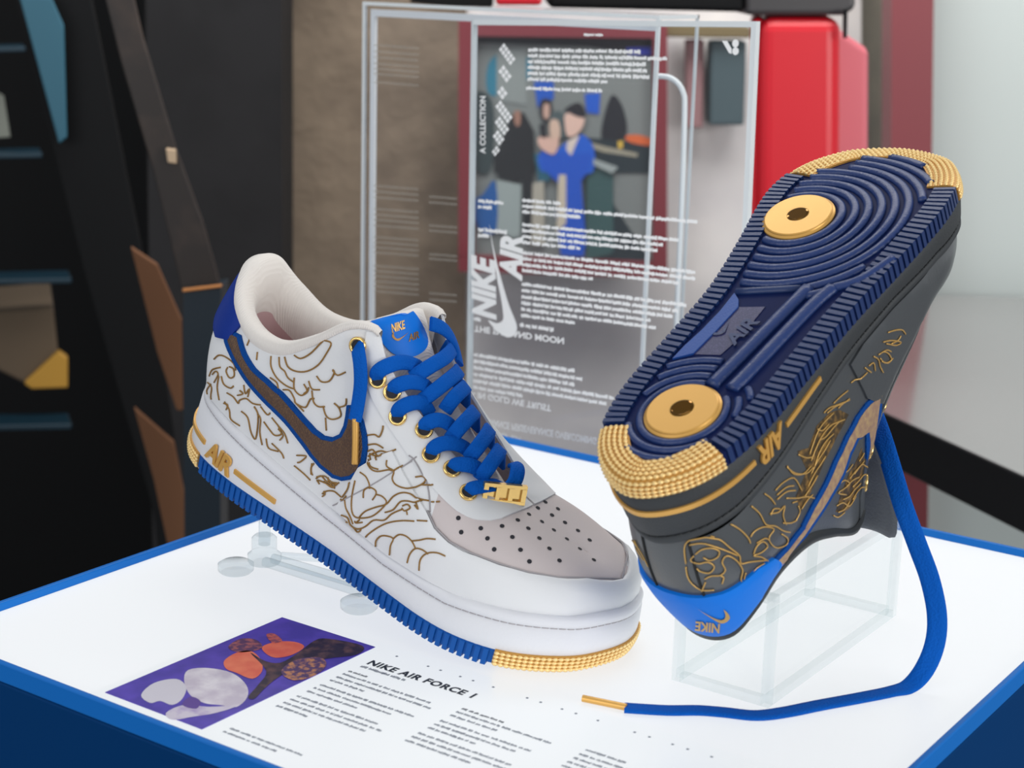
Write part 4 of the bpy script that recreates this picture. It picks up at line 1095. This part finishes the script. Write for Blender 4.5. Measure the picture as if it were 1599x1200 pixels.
# printed clear sheet standing behind the table (seen from the back, upside down)
MT = M4([[0.997, 0.068, -0.035], [-0.067, 0.997, 0.033], [0.037, -0.031, 0.999]], (-0.77481, 1.0520, -0.0204))
sht = empty('printed_acrylic_sheet', MT); tag(sht, 'tall clear acrylic sheet printed with white text and logo behind the sneakers', 'acrylic sheet')
SWd, SHt, STh = .250, .3287, .005
def sb(name, lo, hi, M): return mk(name, *box_vf(lo, hi), M, sht, smooth=False)
sb('sheet', (.004, 0, .003), (SWd - .004, STh, SHt - .004), M_acrs)
sb('edge', (0, 0, 0), (.0022, STh, SHt), M_edge2); sb('edge', (SWd - .004, 0, 0), (SWd, STh, SHt), M_edge); sb('edge', (.0022, 0, SHt - .004), (SWd - .004, STh, SHt), M_edge)
iMT = np.linalg.inv(np.array(MT))
def sh_loc(px):                             # pixel -> (x, z) on the sheet face
    o = (iMT @ np.r_[CAM, 1])[:3]; d = iMT[:3, :3] @ ray(px); t = -o[1] / d[1]; q = o + d * t; return q[0], q[2]
fs = lambda v: (v[0], -.0004, v[1])
def lines(px0, px1, n, lh_px, seed, hgt, wl=(.003, .012), first=None, Mx=M_print, rag=1):
    x0, z0_ = sh_loc(px0); x1, _ = sh_loc(px1); _, zb = sh_loc((px0[0], px0[1] + lh_px))
    return greek(x0, z0_, x1 - x0, n, (z0_ - zb), Mx, seed, parent=sht, f=fs, hgt=hgt, wl=wl, gap=.0014, name='print_lines', tight=.03)
hg = .0024
lines((825, 80), (1065, 85), 6, 9.2, 21, hg); lines((822, 140), (998, 142), 1, 9, 22, hg)
lines((816, 315), (905, 318), 1, 9, 23, hg); lines((816, 324), (1118, 345), 2, 9, 24, hg)
lines((816, 353), (1115, 375), 4, 9.2, 25, hg); lines((816, 397), (1115, 425), 4, 9.2, 26, hg); lines((815, 446), (1100, 480), 6, 9.8, 27, hg)
lines((812, 510), (968, 525), 1, 9, 28, .0028); lines((747, 316), (795, 320), 2, 9, 29, hg); lines((747, 361), (800, 364), 2, 9, 30, .0028)
lines((740, 556), (960, 590), 6, 10.2, 31, .0026); lines((912, 56), (972, 58), 1, 9, 33, .0016); lines((740, 500), (765, 502), 1, 8, 36, .0026)
# readable words, mirrored top to bottom as the sheet shows them
def sheet_text(s, px0, px1, hpx, bold=.03, flip=True, name='print_heading'):
    tv, tf = text_vf(s, 1, 0, bold); T_ = unit(tv); x0, z0_ = sh_loc(px0); x1, z1_ = sh_loc(px1); _, zb = sh_loc((px0[0], px0[1] - hpx)); h = zb - z0_
    V = [(x0 + (x1 - x0) * q[0], -.0005, z0_ + (z1_ - z0_) * q[0] + h * ((1 - q[1]) if flip else q[1])) for q in T_]
    mk(name, V, tf, M_print, sht, smooth=False)
sheet_text('THE SUN AND MOON', (741, 518), (881, 538), 10)
sheet_text('- IN GOLD WE TRUST', (739, 621), (861, 643), 10)
sheet_text('ENDURANCE PERSEVERANCE OVERCOMING', (742, 662), (932, 695), 11)
sheet_text('GO LII', (770, 684), (813, 694), 11)
def sheet_up(s, px0, px1, wpx, bold=.04, shear=.0, name='print_logo'):
    """lettering that runs up the sheet; px0 start of the baseline, px1 its end, wpx letter height in pixels to the left"""
    tv, tf = text_vf(s, 1, 0, bold, shear); T_ = unit(tv); a = np.array(sh_loc(px0)); b = np.array(sh_loc(px1)); c_ = np.array(sh_loc((px0[0] - wpx, px0[1]))) - a
    V = [(*(a + (b - a) * q[0] + c_ * q[1]),) for q in T_]; mk(name, [(v[0], -.0006, v[1]) for v in V], tf, M_print, sht, smooth=False)
sheet_up('NIKE', (776, 500), (774, 396), 38, .05, .35); sheet_up('AIR', (816, 440), (818, 368), 36, .05, .35)
tv, tf = swoosh_vf(); T_ = unit(tv); a = np.array(sh_loc((809, 524))); b = np.array(sh_loc((768, 346))); c_ = np.array(sh_loc((760, 512))) - a
px_sw = [(765, 350), (770, 380), (778, 415), (786, 445), (795, 475), (803, 495), (808, 510), (805, 522), (795, 527), (783, 522), (772, 512), (763, 500), (776, 505), (786, 500), (786, 485), (782, 460), (777, 435), (773, 405), (768, 375)]
P = [sh_loc(p) for p in px_sw]; P = [(q[0], q[1]) for q in crom([(a_, b_, 0) for a_, b_ in P], 4, closed=True)]
r = delaunay_2d_cdt([Vector(p) for p in P], [], [list(range(len(P)))], 1, 1e-7); mk('print_swoosh', [(v[0], -.0007, v[1]) for v in r[0]], [tuple(f) for f in r[2]], M_print, sht, smooth=False)
sheet_up('A COLLECTION', (759, 240), (759, 150), 9, .03)
tv = None
for k, (px, ln) in enumerate((((792, 84), 30), ((789, 115), 22), ((785, 145), 15), ((787, 174), 32), ((784, 196), 25), ((779, 215), 18), ((775, 236), 9))):
    a = np.array(sh_loc(px)); d_ = np.array([.7, -.71]) * ln / 2 * .00056; e_ = np.array([.71, .7]) * .0034
    V = []; n_ = max(2, ln // 6); Fp = []
    for j in range(n_):
        for jj in (0, 1):
            p_ = a - d_ + 2 * d_ * (j / n_) + d_ * .1; q_ = p_ + 2 * d_ / n_ * .8; s0, s1 = (e_ * .1, e_) if jj else (-e_, -e_ * .1)
            k0 = len(V); V += [p_ + s0, q_ + s0, q_ + s1, p_ + s1]; Fp.append((k0, k0 + 1, k0 + 2, k0 + 3))
    mk('print_stripe', [(v[0], -.0006, v[1]) for v in V], Fp, M_print, sht, smooth=False)
# small logo, top right: a slanted wedge and two dots
for nm, pts in (('print_wedge', [(1128, 64), (1136, 64), (1143, 76), (1143, 84), (1139, 83)]),):
    P = [sh_loc(p) for p in pts]; mk('print_logo', [(p[0], -.0006, p[1]) for p in P], [tuple(range(len(P)))], M_print, sht, smooth=False)
for px in ((1149, 68), (1149, 80)):
    a = sh_loc(px); mk('print_logo', [(a[0] + .0026 * math.cos(t), -.0006, a[1] + .0026 * math.sin(t)) for t in np.linspace(0, 2 * math.pi, 21)[:-1]], [tuple(range(20))], M_print, sht, smooth=False)

# clear cover box behind the printed sheet
YF, YB = 1.105, 1.165
pL, pR = atY((566, 8), YF), atY((1030, 18), YF); zt = (pL[2] + pR[2]) / 2; fx0, fx1, zb = pL[0], pR[0], -.03
cv = empty('cover_box', loc=(fx0, YF, zb)); tag(cv, 'open clear acrylic cover box standing behind the printed sheet', 'acrylic box')
def cb(name, lo, hi, M):
    V, f_ = box_vf(lo, hi); mk(name, [v - np.array([fx0, YF, zb]) for v in V], f_, M, cv, smooth=False)
M_faint = acrylic('cover_acrylic', (254, 254, 255), .4, .003, (220, 224, 230)); e = .0028
cb('front', (fx0 + e, YF, zb), (fx1 - e, YF + .003, zt - e), M_faint)
cb('top', (fx0 + e, YF + e, zt - .003), (fx1 - e, YB, zt), M_faint)
for x in (fx0, fx1 - e): cb('edge', (x, YF, zb), (x + e, YF + e, zt), M_edge)
cb('edge', (fx0 + e, YF, zt - e), (fx1 - e, YF + e, zt), M_edge)
cb('edge', (fx1 - .002, YB - .002, zb), (fx1, YB, zt), M_edge2); cb('edge', (fx1 - e, YF + e, zt - e), (fx1, YB, zt), M_edge)
cb('edge', (fx0 + .0055, YF + .004, zb), (fx0 + .0095, YF + .008, zt - .006), M_edge); cb('edge', (fx0 + .0095, YF + .004, zt - .0115), (fx1 - .004, YF + .008, zt - .006), M_edge)
M_reflp = acrylic('text_reflection', (235, 235, 232), .2, .30, (214, 208, 198))  # pale lines painted as the reflection of the sheet's text
def cf(px): q = atY(px, YF - .0006); return q
def reflected_lines(x0, x1, ys, seed):
    for k, y in enumerate(ys):
        a_, b_ = cf((x0, y)), cf((x1, y + (x1 - x0) * .08)); up = np.array([0, 0, .0009]); rg = random.Random(seed + k); V = []; Fp = []; t = 0
        while t < 1:
            l = min(rg.uniform(.05, .2), 1 - t); p_, q_ = a_ + (b_ - a_) * t, a_ + (b_ - a_) * (t + l * .92); i_ = len(V); V += [p_ - up, q_ - up, q_ + up, p_ + up]; Fp.append((i_, i_ + 1, i_ + 2, i_ + 3)); t += l
        mk('reflected_line', [v - np.array([fx0, YF, zb]) for v in V], Fp, M_reflp, cv, smooth=False)['kind'] = 'stuff'
reflected_lines(584, 654, [70, 80, 89, 99, 107, 115, 128, 290, 299, 308, 326, 335, 343, 352, 370, 378, 386, 394, 415, 423, 431, 439, 447, 455], 50)
reflected_lines(670, 714, [307, 316, 352, 360, 397, 404, 458, 468], 90)
bent = crom([atY(p, YF + .03) for p in ((1028, 119), (1044, 121), (1058, 130), (1067, 146), (1069, 170), (1066, 280), (1060, 420), (1052, 600), (1048, 700))], 5)
tag(mk('bent_rail', *tube_vf(bent, .0022, 8), M_edge, smooth=True), 'bent white acrylic rail with rounded corner inside the cover box', 'rail')

# ------------------------------------------------------------------ loose lace of the black sneaker
P0 = B.W(S(.60, .99)); dep0 = RC[2] @ (P0 - CAM)
hang = [(1366, 650), (1378, 684), (1392, 730), (1410, 790), (1432, 850), (1452, 905), (1463, 960), (1460, 1005), (1444, 1045), (1420, 1072)]
end = onz((1420, 1076), .0015); dep1 = RC[2] @ (end - CAM); pts = []
for i, p in enumerate(hang):
    d_ = ray(p); dp = dep0 + .03 * max(0, 1 - i / 3) + (dep1 - dep0) * (i / (len(hang) - 1)) ** .8; pts.append(CAM + d_ * dp / (RC[2] @ d_))
nh = len(pts)
for p in ((1390, 1081), (1340, 1091), (1280, 1102), (1225, 1113), (1180, 1118), (1130, 1113), (1090, 1110), (1040, 1110), (975, 1106)): pts.append(onz(p, .0016))
pth = crom(pts, 6); nor = []
for i, q in enumerate(pth):
    t = np.clip((i / 6 - (nh - 4)) / 4, 0, 1); toward = CAM - q; toward[2] = 0; toward /= np.linalg.norm(toward)
    nor.append(toward * (1 - t) + np.array([0, 0, 1.0]) * t)
loose = bpy.data.objects
iB = np.linalg.inv(np.array(MB))
def toB(v): return (iB @ np.r_[v, 1])[:3]
def toBd(v): return iB[:3, :3] @ v
mk('loose_lace', *ribbon_vf([toB(q) for q in pth], [toBd(n) for n in nor], .0105, .0018), M_lace, b_root, auto=70, label='long loose blue lace trailing onto the table')
a, b = onz((978, 1105), .0020), onz((910, 1091), .0020)
mk('aglet', *tube_vf([toB(a), toB((a + b) / 2), toB(b)], .0019, 10), M_goldm, b_root, auto=50, label='gold aglet')

# ------------------------------------------------------------------ the place behind
def slab(name, px, d, thick, M, label=None, cat=None, kind=None, parent=None, bev=None, along=False):
    P = [at(p, d) for p in px]; dv = FH
    if along: dv = ray(np.mean(px, 0)); dv[2] = 0; dv /= np.linalg.norm(dv)
    V, f_ = prism_vf(P, dv * thick); c = np.mean(P, 0); c[2] = min(p[2] for p in P)
    o = mk(name, [v - (c if parent is None else 0) for v in V], f_, M, parent, smooth=False, norm=True)
    if parent is None: o.location = c
    if bev: bevel(o, bev, 3)
    tag(o, label, cat, None, kind); return o
M_conc = mat('brown_concrete', (132, 118, 102), 0.9, noise=((104, 92, 80), 9, .35, .7), bump=('noise', 14, .5, .02))
M_greyw = mat('pale_grey_wall', (188, 198, 197), 0.7)
M_beige = mat('beige_plaster', (178, 172, 158), 0.85, noise=((160, 156, 146), 12, .4, .7))
M_floor = mat('grey_floor', (122, 120, 120), 0.6, noise=((104, 102, 104), 6, .4, .6))
M_dk = mat('black_paint', (14, 15, 17), 0.7, spec=0.2)
M_dk2 = mat('charcoal_plaster', (25, 25, 28), 0.9, noise=((20, 20, 23), 10, .4, .6))
M_teal = mat('dark_teal_steel', (20, 34, 44), 0.45)
M_tealp = mat('teal_panel', (44, 96, 116), 0.5)
M_brown = mat('brown_board', (112, 78, 56), 0.8, spec=.2)
M_wine = mat('dark_red_paint', (118, 46, 54), 0.45)
M_red = mat('red_plastic', (214, 28, 44), 0.35)
M_redlit = mat('lit_red_plastic', (214, 112, 124), 0.5)
M_blk = mat('black_lacquer', (16, 17, 20), 0.12, coat=0.6)
fl_ = mk('floor', *box_vf((-8, -4, -.95), (6, 9, -.90)), M_floor, smooth=False); fl_['kind'] = 'structure'
slab('wall_back', [(425, -700), (730, -700), (724, 1600), (425, 1600)], 2.45, .08, M_conc, kind='structure')
slab('wall_back', [(728, -700), (1345, -700), (1345, 1600), (722, 1600)], 2.46, .08, mat('pale_plaster', (224, 220, 217), .8, noise=((196, 193, 195), 5, .35, .65)), kind='structure')
slab('wall_back', [(1300, -700), (1420, -700), (1420, 1600), (1300, 1600)], 2.55, .08, M_beige, kind='structure')
slab('wall_right', [(1440, -900), (2300, -900), (2300, 1900), (1440, 1900)], 2.35, .06, M_greyw, kind='structure')
slab('trim_1', [(1394, -700), (1466, -700), (1440, 1600), (1388, 1600)], 2.28, .06, M_wine, kind='structure')
slab('wall_left', [(-900, -900), (300, -900), (300, 1700), (-900, 1700)], 3.0, .06, M_dk, kind='structure')
slab('trim_2', [(215, -900), (437, -900), (444, 1700), (250, 1700)], 2.3, .12, M_dk2, kind='structure')
# framed photograph on the wall behind the sheet
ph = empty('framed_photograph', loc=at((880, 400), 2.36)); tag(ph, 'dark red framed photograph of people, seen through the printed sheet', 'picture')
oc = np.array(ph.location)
def ps(name, px, d, th, M, parent=ph):
    P = [at(p, d) for p in px]; V, f_ = prism_vf(P, FH * th); return mk(name, [v - oc for v in V], f_, M, parent, smooth=False, norm=True)
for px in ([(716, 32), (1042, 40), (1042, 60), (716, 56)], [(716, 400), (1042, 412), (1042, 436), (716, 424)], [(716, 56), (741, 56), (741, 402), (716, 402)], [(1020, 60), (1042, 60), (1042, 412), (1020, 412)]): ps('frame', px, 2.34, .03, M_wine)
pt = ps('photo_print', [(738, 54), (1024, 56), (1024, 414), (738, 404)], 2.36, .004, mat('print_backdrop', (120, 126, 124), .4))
C1 = lambda pts: crop(pts, 5.158, 725, 40)
C1b = lambda pts: crop(pts, 5.158, 725, 240)
_lay = [0]
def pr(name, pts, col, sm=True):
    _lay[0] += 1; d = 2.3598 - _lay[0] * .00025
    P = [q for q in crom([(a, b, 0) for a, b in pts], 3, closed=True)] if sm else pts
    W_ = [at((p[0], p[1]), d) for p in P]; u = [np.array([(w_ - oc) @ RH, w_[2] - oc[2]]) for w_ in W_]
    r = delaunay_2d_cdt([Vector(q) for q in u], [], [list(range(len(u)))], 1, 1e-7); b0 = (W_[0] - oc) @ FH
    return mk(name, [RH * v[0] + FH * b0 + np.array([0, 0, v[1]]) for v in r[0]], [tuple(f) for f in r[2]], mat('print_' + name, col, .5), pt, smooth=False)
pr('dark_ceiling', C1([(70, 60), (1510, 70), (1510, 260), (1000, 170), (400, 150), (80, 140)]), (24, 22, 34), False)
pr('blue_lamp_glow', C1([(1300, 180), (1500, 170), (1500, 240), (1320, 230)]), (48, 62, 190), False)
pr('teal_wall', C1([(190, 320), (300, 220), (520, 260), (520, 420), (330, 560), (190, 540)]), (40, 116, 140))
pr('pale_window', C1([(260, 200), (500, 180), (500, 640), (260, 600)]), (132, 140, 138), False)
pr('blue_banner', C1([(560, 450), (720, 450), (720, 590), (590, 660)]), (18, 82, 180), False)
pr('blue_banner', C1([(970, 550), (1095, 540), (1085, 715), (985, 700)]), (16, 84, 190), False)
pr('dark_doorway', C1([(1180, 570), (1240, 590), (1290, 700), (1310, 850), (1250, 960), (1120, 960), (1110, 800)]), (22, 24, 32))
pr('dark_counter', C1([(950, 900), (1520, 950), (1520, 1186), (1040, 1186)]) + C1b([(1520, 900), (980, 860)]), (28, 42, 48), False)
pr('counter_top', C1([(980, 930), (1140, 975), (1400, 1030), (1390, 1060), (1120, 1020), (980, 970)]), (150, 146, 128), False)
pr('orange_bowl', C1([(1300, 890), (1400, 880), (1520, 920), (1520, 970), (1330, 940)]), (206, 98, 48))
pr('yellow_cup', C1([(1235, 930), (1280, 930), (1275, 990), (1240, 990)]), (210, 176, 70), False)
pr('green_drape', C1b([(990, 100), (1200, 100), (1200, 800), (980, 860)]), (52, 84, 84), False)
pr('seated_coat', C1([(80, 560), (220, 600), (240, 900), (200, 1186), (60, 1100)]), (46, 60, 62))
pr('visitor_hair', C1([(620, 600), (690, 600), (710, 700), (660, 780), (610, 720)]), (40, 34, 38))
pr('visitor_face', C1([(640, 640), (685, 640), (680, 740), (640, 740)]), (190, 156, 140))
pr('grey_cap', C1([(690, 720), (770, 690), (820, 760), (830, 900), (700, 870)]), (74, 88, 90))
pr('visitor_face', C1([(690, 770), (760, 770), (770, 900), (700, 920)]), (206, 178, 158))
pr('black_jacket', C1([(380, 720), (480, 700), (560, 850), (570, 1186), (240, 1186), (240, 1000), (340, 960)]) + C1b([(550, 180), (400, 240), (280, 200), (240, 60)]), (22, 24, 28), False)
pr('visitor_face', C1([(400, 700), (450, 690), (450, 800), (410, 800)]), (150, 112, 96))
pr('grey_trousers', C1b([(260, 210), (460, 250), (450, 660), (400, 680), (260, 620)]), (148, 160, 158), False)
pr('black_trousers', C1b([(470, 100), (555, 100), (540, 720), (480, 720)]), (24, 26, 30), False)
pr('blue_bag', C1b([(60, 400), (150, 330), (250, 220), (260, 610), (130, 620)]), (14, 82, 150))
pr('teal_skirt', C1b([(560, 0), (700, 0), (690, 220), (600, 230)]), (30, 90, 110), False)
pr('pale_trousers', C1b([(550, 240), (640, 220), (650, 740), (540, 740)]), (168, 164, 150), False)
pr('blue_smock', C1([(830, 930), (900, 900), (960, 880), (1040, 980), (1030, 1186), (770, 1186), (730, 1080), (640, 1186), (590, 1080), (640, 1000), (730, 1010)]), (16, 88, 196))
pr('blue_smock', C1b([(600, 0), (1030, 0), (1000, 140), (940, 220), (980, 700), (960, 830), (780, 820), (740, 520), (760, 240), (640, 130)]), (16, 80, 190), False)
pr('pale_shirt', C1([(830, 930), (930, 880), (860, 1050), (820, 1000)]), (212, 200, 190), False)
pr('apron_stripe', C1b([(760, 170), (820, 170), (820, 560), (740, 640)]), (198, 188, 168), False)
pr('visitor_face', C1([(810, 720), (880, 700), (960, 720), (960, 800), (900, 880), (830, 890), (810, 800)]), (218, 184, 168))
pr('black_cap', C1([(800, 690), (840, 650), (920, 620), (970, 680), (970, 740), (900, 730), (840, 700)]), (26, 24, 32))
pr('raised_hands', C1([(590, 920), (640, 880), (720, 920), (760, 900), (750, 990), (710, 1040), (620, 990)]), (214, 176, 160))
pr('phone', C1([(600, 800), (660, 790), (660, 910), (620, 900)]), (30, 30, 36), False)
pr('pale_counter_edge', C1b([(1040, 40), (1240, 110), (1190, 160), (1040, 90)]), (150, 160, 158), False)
# far things behind the right part of the sheet
tag(slab('street_cabinet', [(1110, 64), (1166, 64), (1162, 196), (1108, 196)], 2.39, .05, mat('slate_paint', (58, 76, 82), .6), bev=.004), 'slate grey wall cabinet seen through the right of the printed sheet', 'cabinet')
tag(slab('pink_pilaster', [(1072, 62), (1100, 62), (1098, 200), (1070, 200)], 2.41, .03, mat('dusty_pink_paint', (150, 112, 114), .7), bev=.003), 'dusty pink pilaster block beside the slate cabinet behind the sheet', 'pilaster')
tag(slab('brown_valance', [(1040, 38), (1172, 42), (1172, 60), (1040, 58)], 2.37, .06, mat('olive_brown', (110, 96, 66), .8), bev=.003), 'olive brown valance above the slate cabinet behind the sheet', 'valance')

# red case with black unit on top, right of the sheet
rc = empty('red_case', loc=at((1250, 700), 1.75)); tag(rc, 'glossy red plastic case with its lit side coloured pink, right of the printed sheet', 'case'); o2 = np.array(rc.location)
RDIR = ray((1130, 600)); RDIR[2] = 0; RDIR /= np.linalg.norm(RDIR)
def rcs(name, px, d, th, M, bv):
    P = [at(p, d) for p in px]; V, f_ = prism_vf(P, RDIR * th); o = mk(name, [v - o2 for v in V], f_, M, rc, smooth=False, norm=True); bevel(o, bv, 4); return o
rcs('body', [(1186, 27), (1313, 27), (1310, 570), (1180, 566)], 1.75, .22, M_red, .014)
rcs('side_band', [(1172, 30), (1194, 27), (1188, 566), (1168, 564)], 1.765, .20, M_red, .006)
rcs('lit_side_panel', [(1300, 50), (1316, 50), (1356, 78), (1354, 528), (1300, 526)], 1.86, .14, M_redlit, .006)  # pink stands in for light falling on the red case's side face
bu = empty('black_unit', loc=at((1000, 20), 1.90)); tag(bu, 'black appliance lying across the top, cut off by the upper edge', 'appliance'); o3 = np.array(bu.location)
def bus(name, px, d, th, M, bv):
    P = [at(p, d) for p in px]; V, f_ = prism_vf(P, FH * th); o = mk(name, [v - o3 for v in V], f_, M, bu, smooth=False, norm=True); bevel(o, bv, 3)
bus('body', [(856, -120), (1162, -120), (1162, 19), (856, 12)], 1.755, .2, M_dk, .005)
bus('tray', [(1166, -60), (1338, -60), (1336, 14), (1316, 24), (1166, 24)], 1.75, .2, mat('dark_grey_plastic', (62, 60, 62), .4), .005)
bus('foot', [(1318, 14), (1324, 14), (1323, 60), (1318, 60)], 1.735, .008, M_dk, .001)
tag(slab('red_sign', [(772, -60), (850, -60), (846, 8), (774, 8)], 1.72, .02, M_red, bev=.004), 'red corner of a sign at the top edge beside the black appliance', 'sign')
tag(slab('black_screen', [(640, -60), (770, -60), (770, 12), (700, 10), (640, 4)], 1.97, .05, M_dk, bev=.003), 'black screen edge above the cover box, at the top of the picture', 'screen')

# black table at the right
zT = -.075
tp = [onz(p, zT) for p in ((1110, 522), (1800, 837))]; bk = [onz((1800, 560), zT), onz((1330, 500), zT)]
poly = [tp[0], tp[1], np.array([*(at((1900, 600), 2.30)[:2]), zT]), np.array([*(at((1130, 600), 2.27)[:2]), zT])]
c = np.mean(poly, 0)
bt = empty('black_table', loc=(c[0], c[1], -.9)); tag(bt, 'thick black table slab with glossy top at the right edge', 'table'); c = np.array(bt.location)
V, f_ = prism_vf([p - c for p in poly], np.array([0, 0, -.050])); o = mk('table_slab', V, f_, mat('black_slab', (20, 21, 24), 0.3, spec=.6), bt, smooth=False, norm=True); bevel(o, .0015)
V, f_ = prism_vf([p - c + np.array([0, 0, .0012]) for p in poly], np.array([0, 0, -.0012])); mk('polished_top', V, f_, mat('grey_wall_reflection', (128, 124, 124), 0.16, spec=1.0, coat=.8), bt, smooth=False, norm=True)  # grey colour stands in for the pale wall mirrored in the black top
for p in (poly[1] * .85 + poly[2] * .15, poly[2]):
    q = p - c + np.array([-.05, -.05, 0]); mk('leg', *box_vf((q[0] - .02, q[1] - .02, 0.0005), (q[0] + .02, q[1] + .02, q[2] - .050)), M_dk, bt, smooth=False)

# dark staircase / shelving at the left
def piece(name, px, d, th, M, label, cat, bv=.002): return tag(slab(name, px, d, th, M, bev=bv, along=True), label, cat)
piece('sloping_beam', [(150, -60), (196, -60), (224, 60), (276, 235), (318, 350), (345, 447), (285, 457), (240, 270), (190, 100)], 1.70, .03, mat('worn_black_timber', (40, 33, 30), .5, noise=((72, 58, 50), 14, .5, .75)), 'dark worn sloping beam running down to the upright post', 'beam')
po = empty('upright_post', loc=at((315, 900), 1.68)); tag(po, 'dark teal upright post with copper cap behind the white heel', 'post'); o4 = np.array(po.location)
for nm, px, d, th, M_ in (('post', [(286, 456), (345, 449), (343, 1400), (290, 1400)], 1.68, .05, M_teal), ('cap', [(284, 452), (346, 445), (346, 449), (285, 457)], 1.676, .006, mat('copper_edge', (196, 132, 78), .4, .4))):
    P = [at(p, d) for p in px]; V, f_ = prism_vf(P, FH * th); bevel(mk(nm, [v - o4 for v in V], f_, M_, po, smooth=False, norm=True), .001)
piece('paint_chip', [(259, 232), (275, 234), (276, 256), (262, 254)], 1.69, .008, mat('cream_plastic', (196, 170, 140), .5), 'small cream chip on the dark sloping beam', 'plate', .001)
piece('brown_board', [(204, 386), (246, 414), (284, 500), (286, 642), (276, 642), (246, 553)], 1.80, .012, M_brown, 'brown slanted board, upper piece left of the post', 'board')
piece('brown_board', [(209, 637), (272, 692), (290, 780), (290, 900), (272, 900), (240, 750)], 1.80, .012, M_brown, 'brown slanted board, lower piece left of the post', 'board')
piece('stringer', [(20, -20), (140, -20), (255, 560), (290, 800), (300, 1000), (262, 1000), (240, 800), (130, 420)], 1.95, .04, M_dk, 'black sloping stair stringer left of the post', 'stringer')
piece('teal_panel', [(30, -5), (80, -5), (100, 40), (105, 215), (92, 225)], 1.93, .01, M_tealp, 'blue-green panel strip at the upper left', 'panel')
piece('stair_rail', [(28, -10), (36, -10), (112, 280), (104, 278)], 2.0, .02, M_teal, 'thin dark rail beside the blue-green panel', 'rail')
M_tread = mat('teal_black_tread', (12, 42, 56), 0.4)
for y, x1, lb in ((78, 40, 'topmost'), (244, 66, 'second from top'), (440, 112, 'third from top'), (668, 112, 'lowest')):
    piece('shelf', [(-300, y + 2), (x1, y - 6), (x1, y + 3), (-300, y + 11)], 2.25, .06, M_tread, f'dark teal shelf edge at the far left, {lb}', 'shelf')
piece('cardboard_box', [(-40, 492), (84, 482), (92, 560), (70, 592), (40, 600), (-40, 560)], 2.30, .2, mat('cardboard', (92, 78, 62), .8), 'brown cardboard box on the dark shelf at the left', 'box', .004)
piece('yellow_packet', [(38, 600), (92, 550), (106, 560), (106, 606), (50, 608)], 2.28, .02, mat('yellow_paper', (176, 132, 46), .6), 'yellow packet leaning at the cardboard box', 'packet', .002)
piece('white_paper', [(-40, 120), (6, 150), (16, 214), (-40, 218)], 2.3, .004, mat('grey_paper', (120, 124, 116), .8), 'grey-white paper sheet at the far left edge', 'paper', .0005)
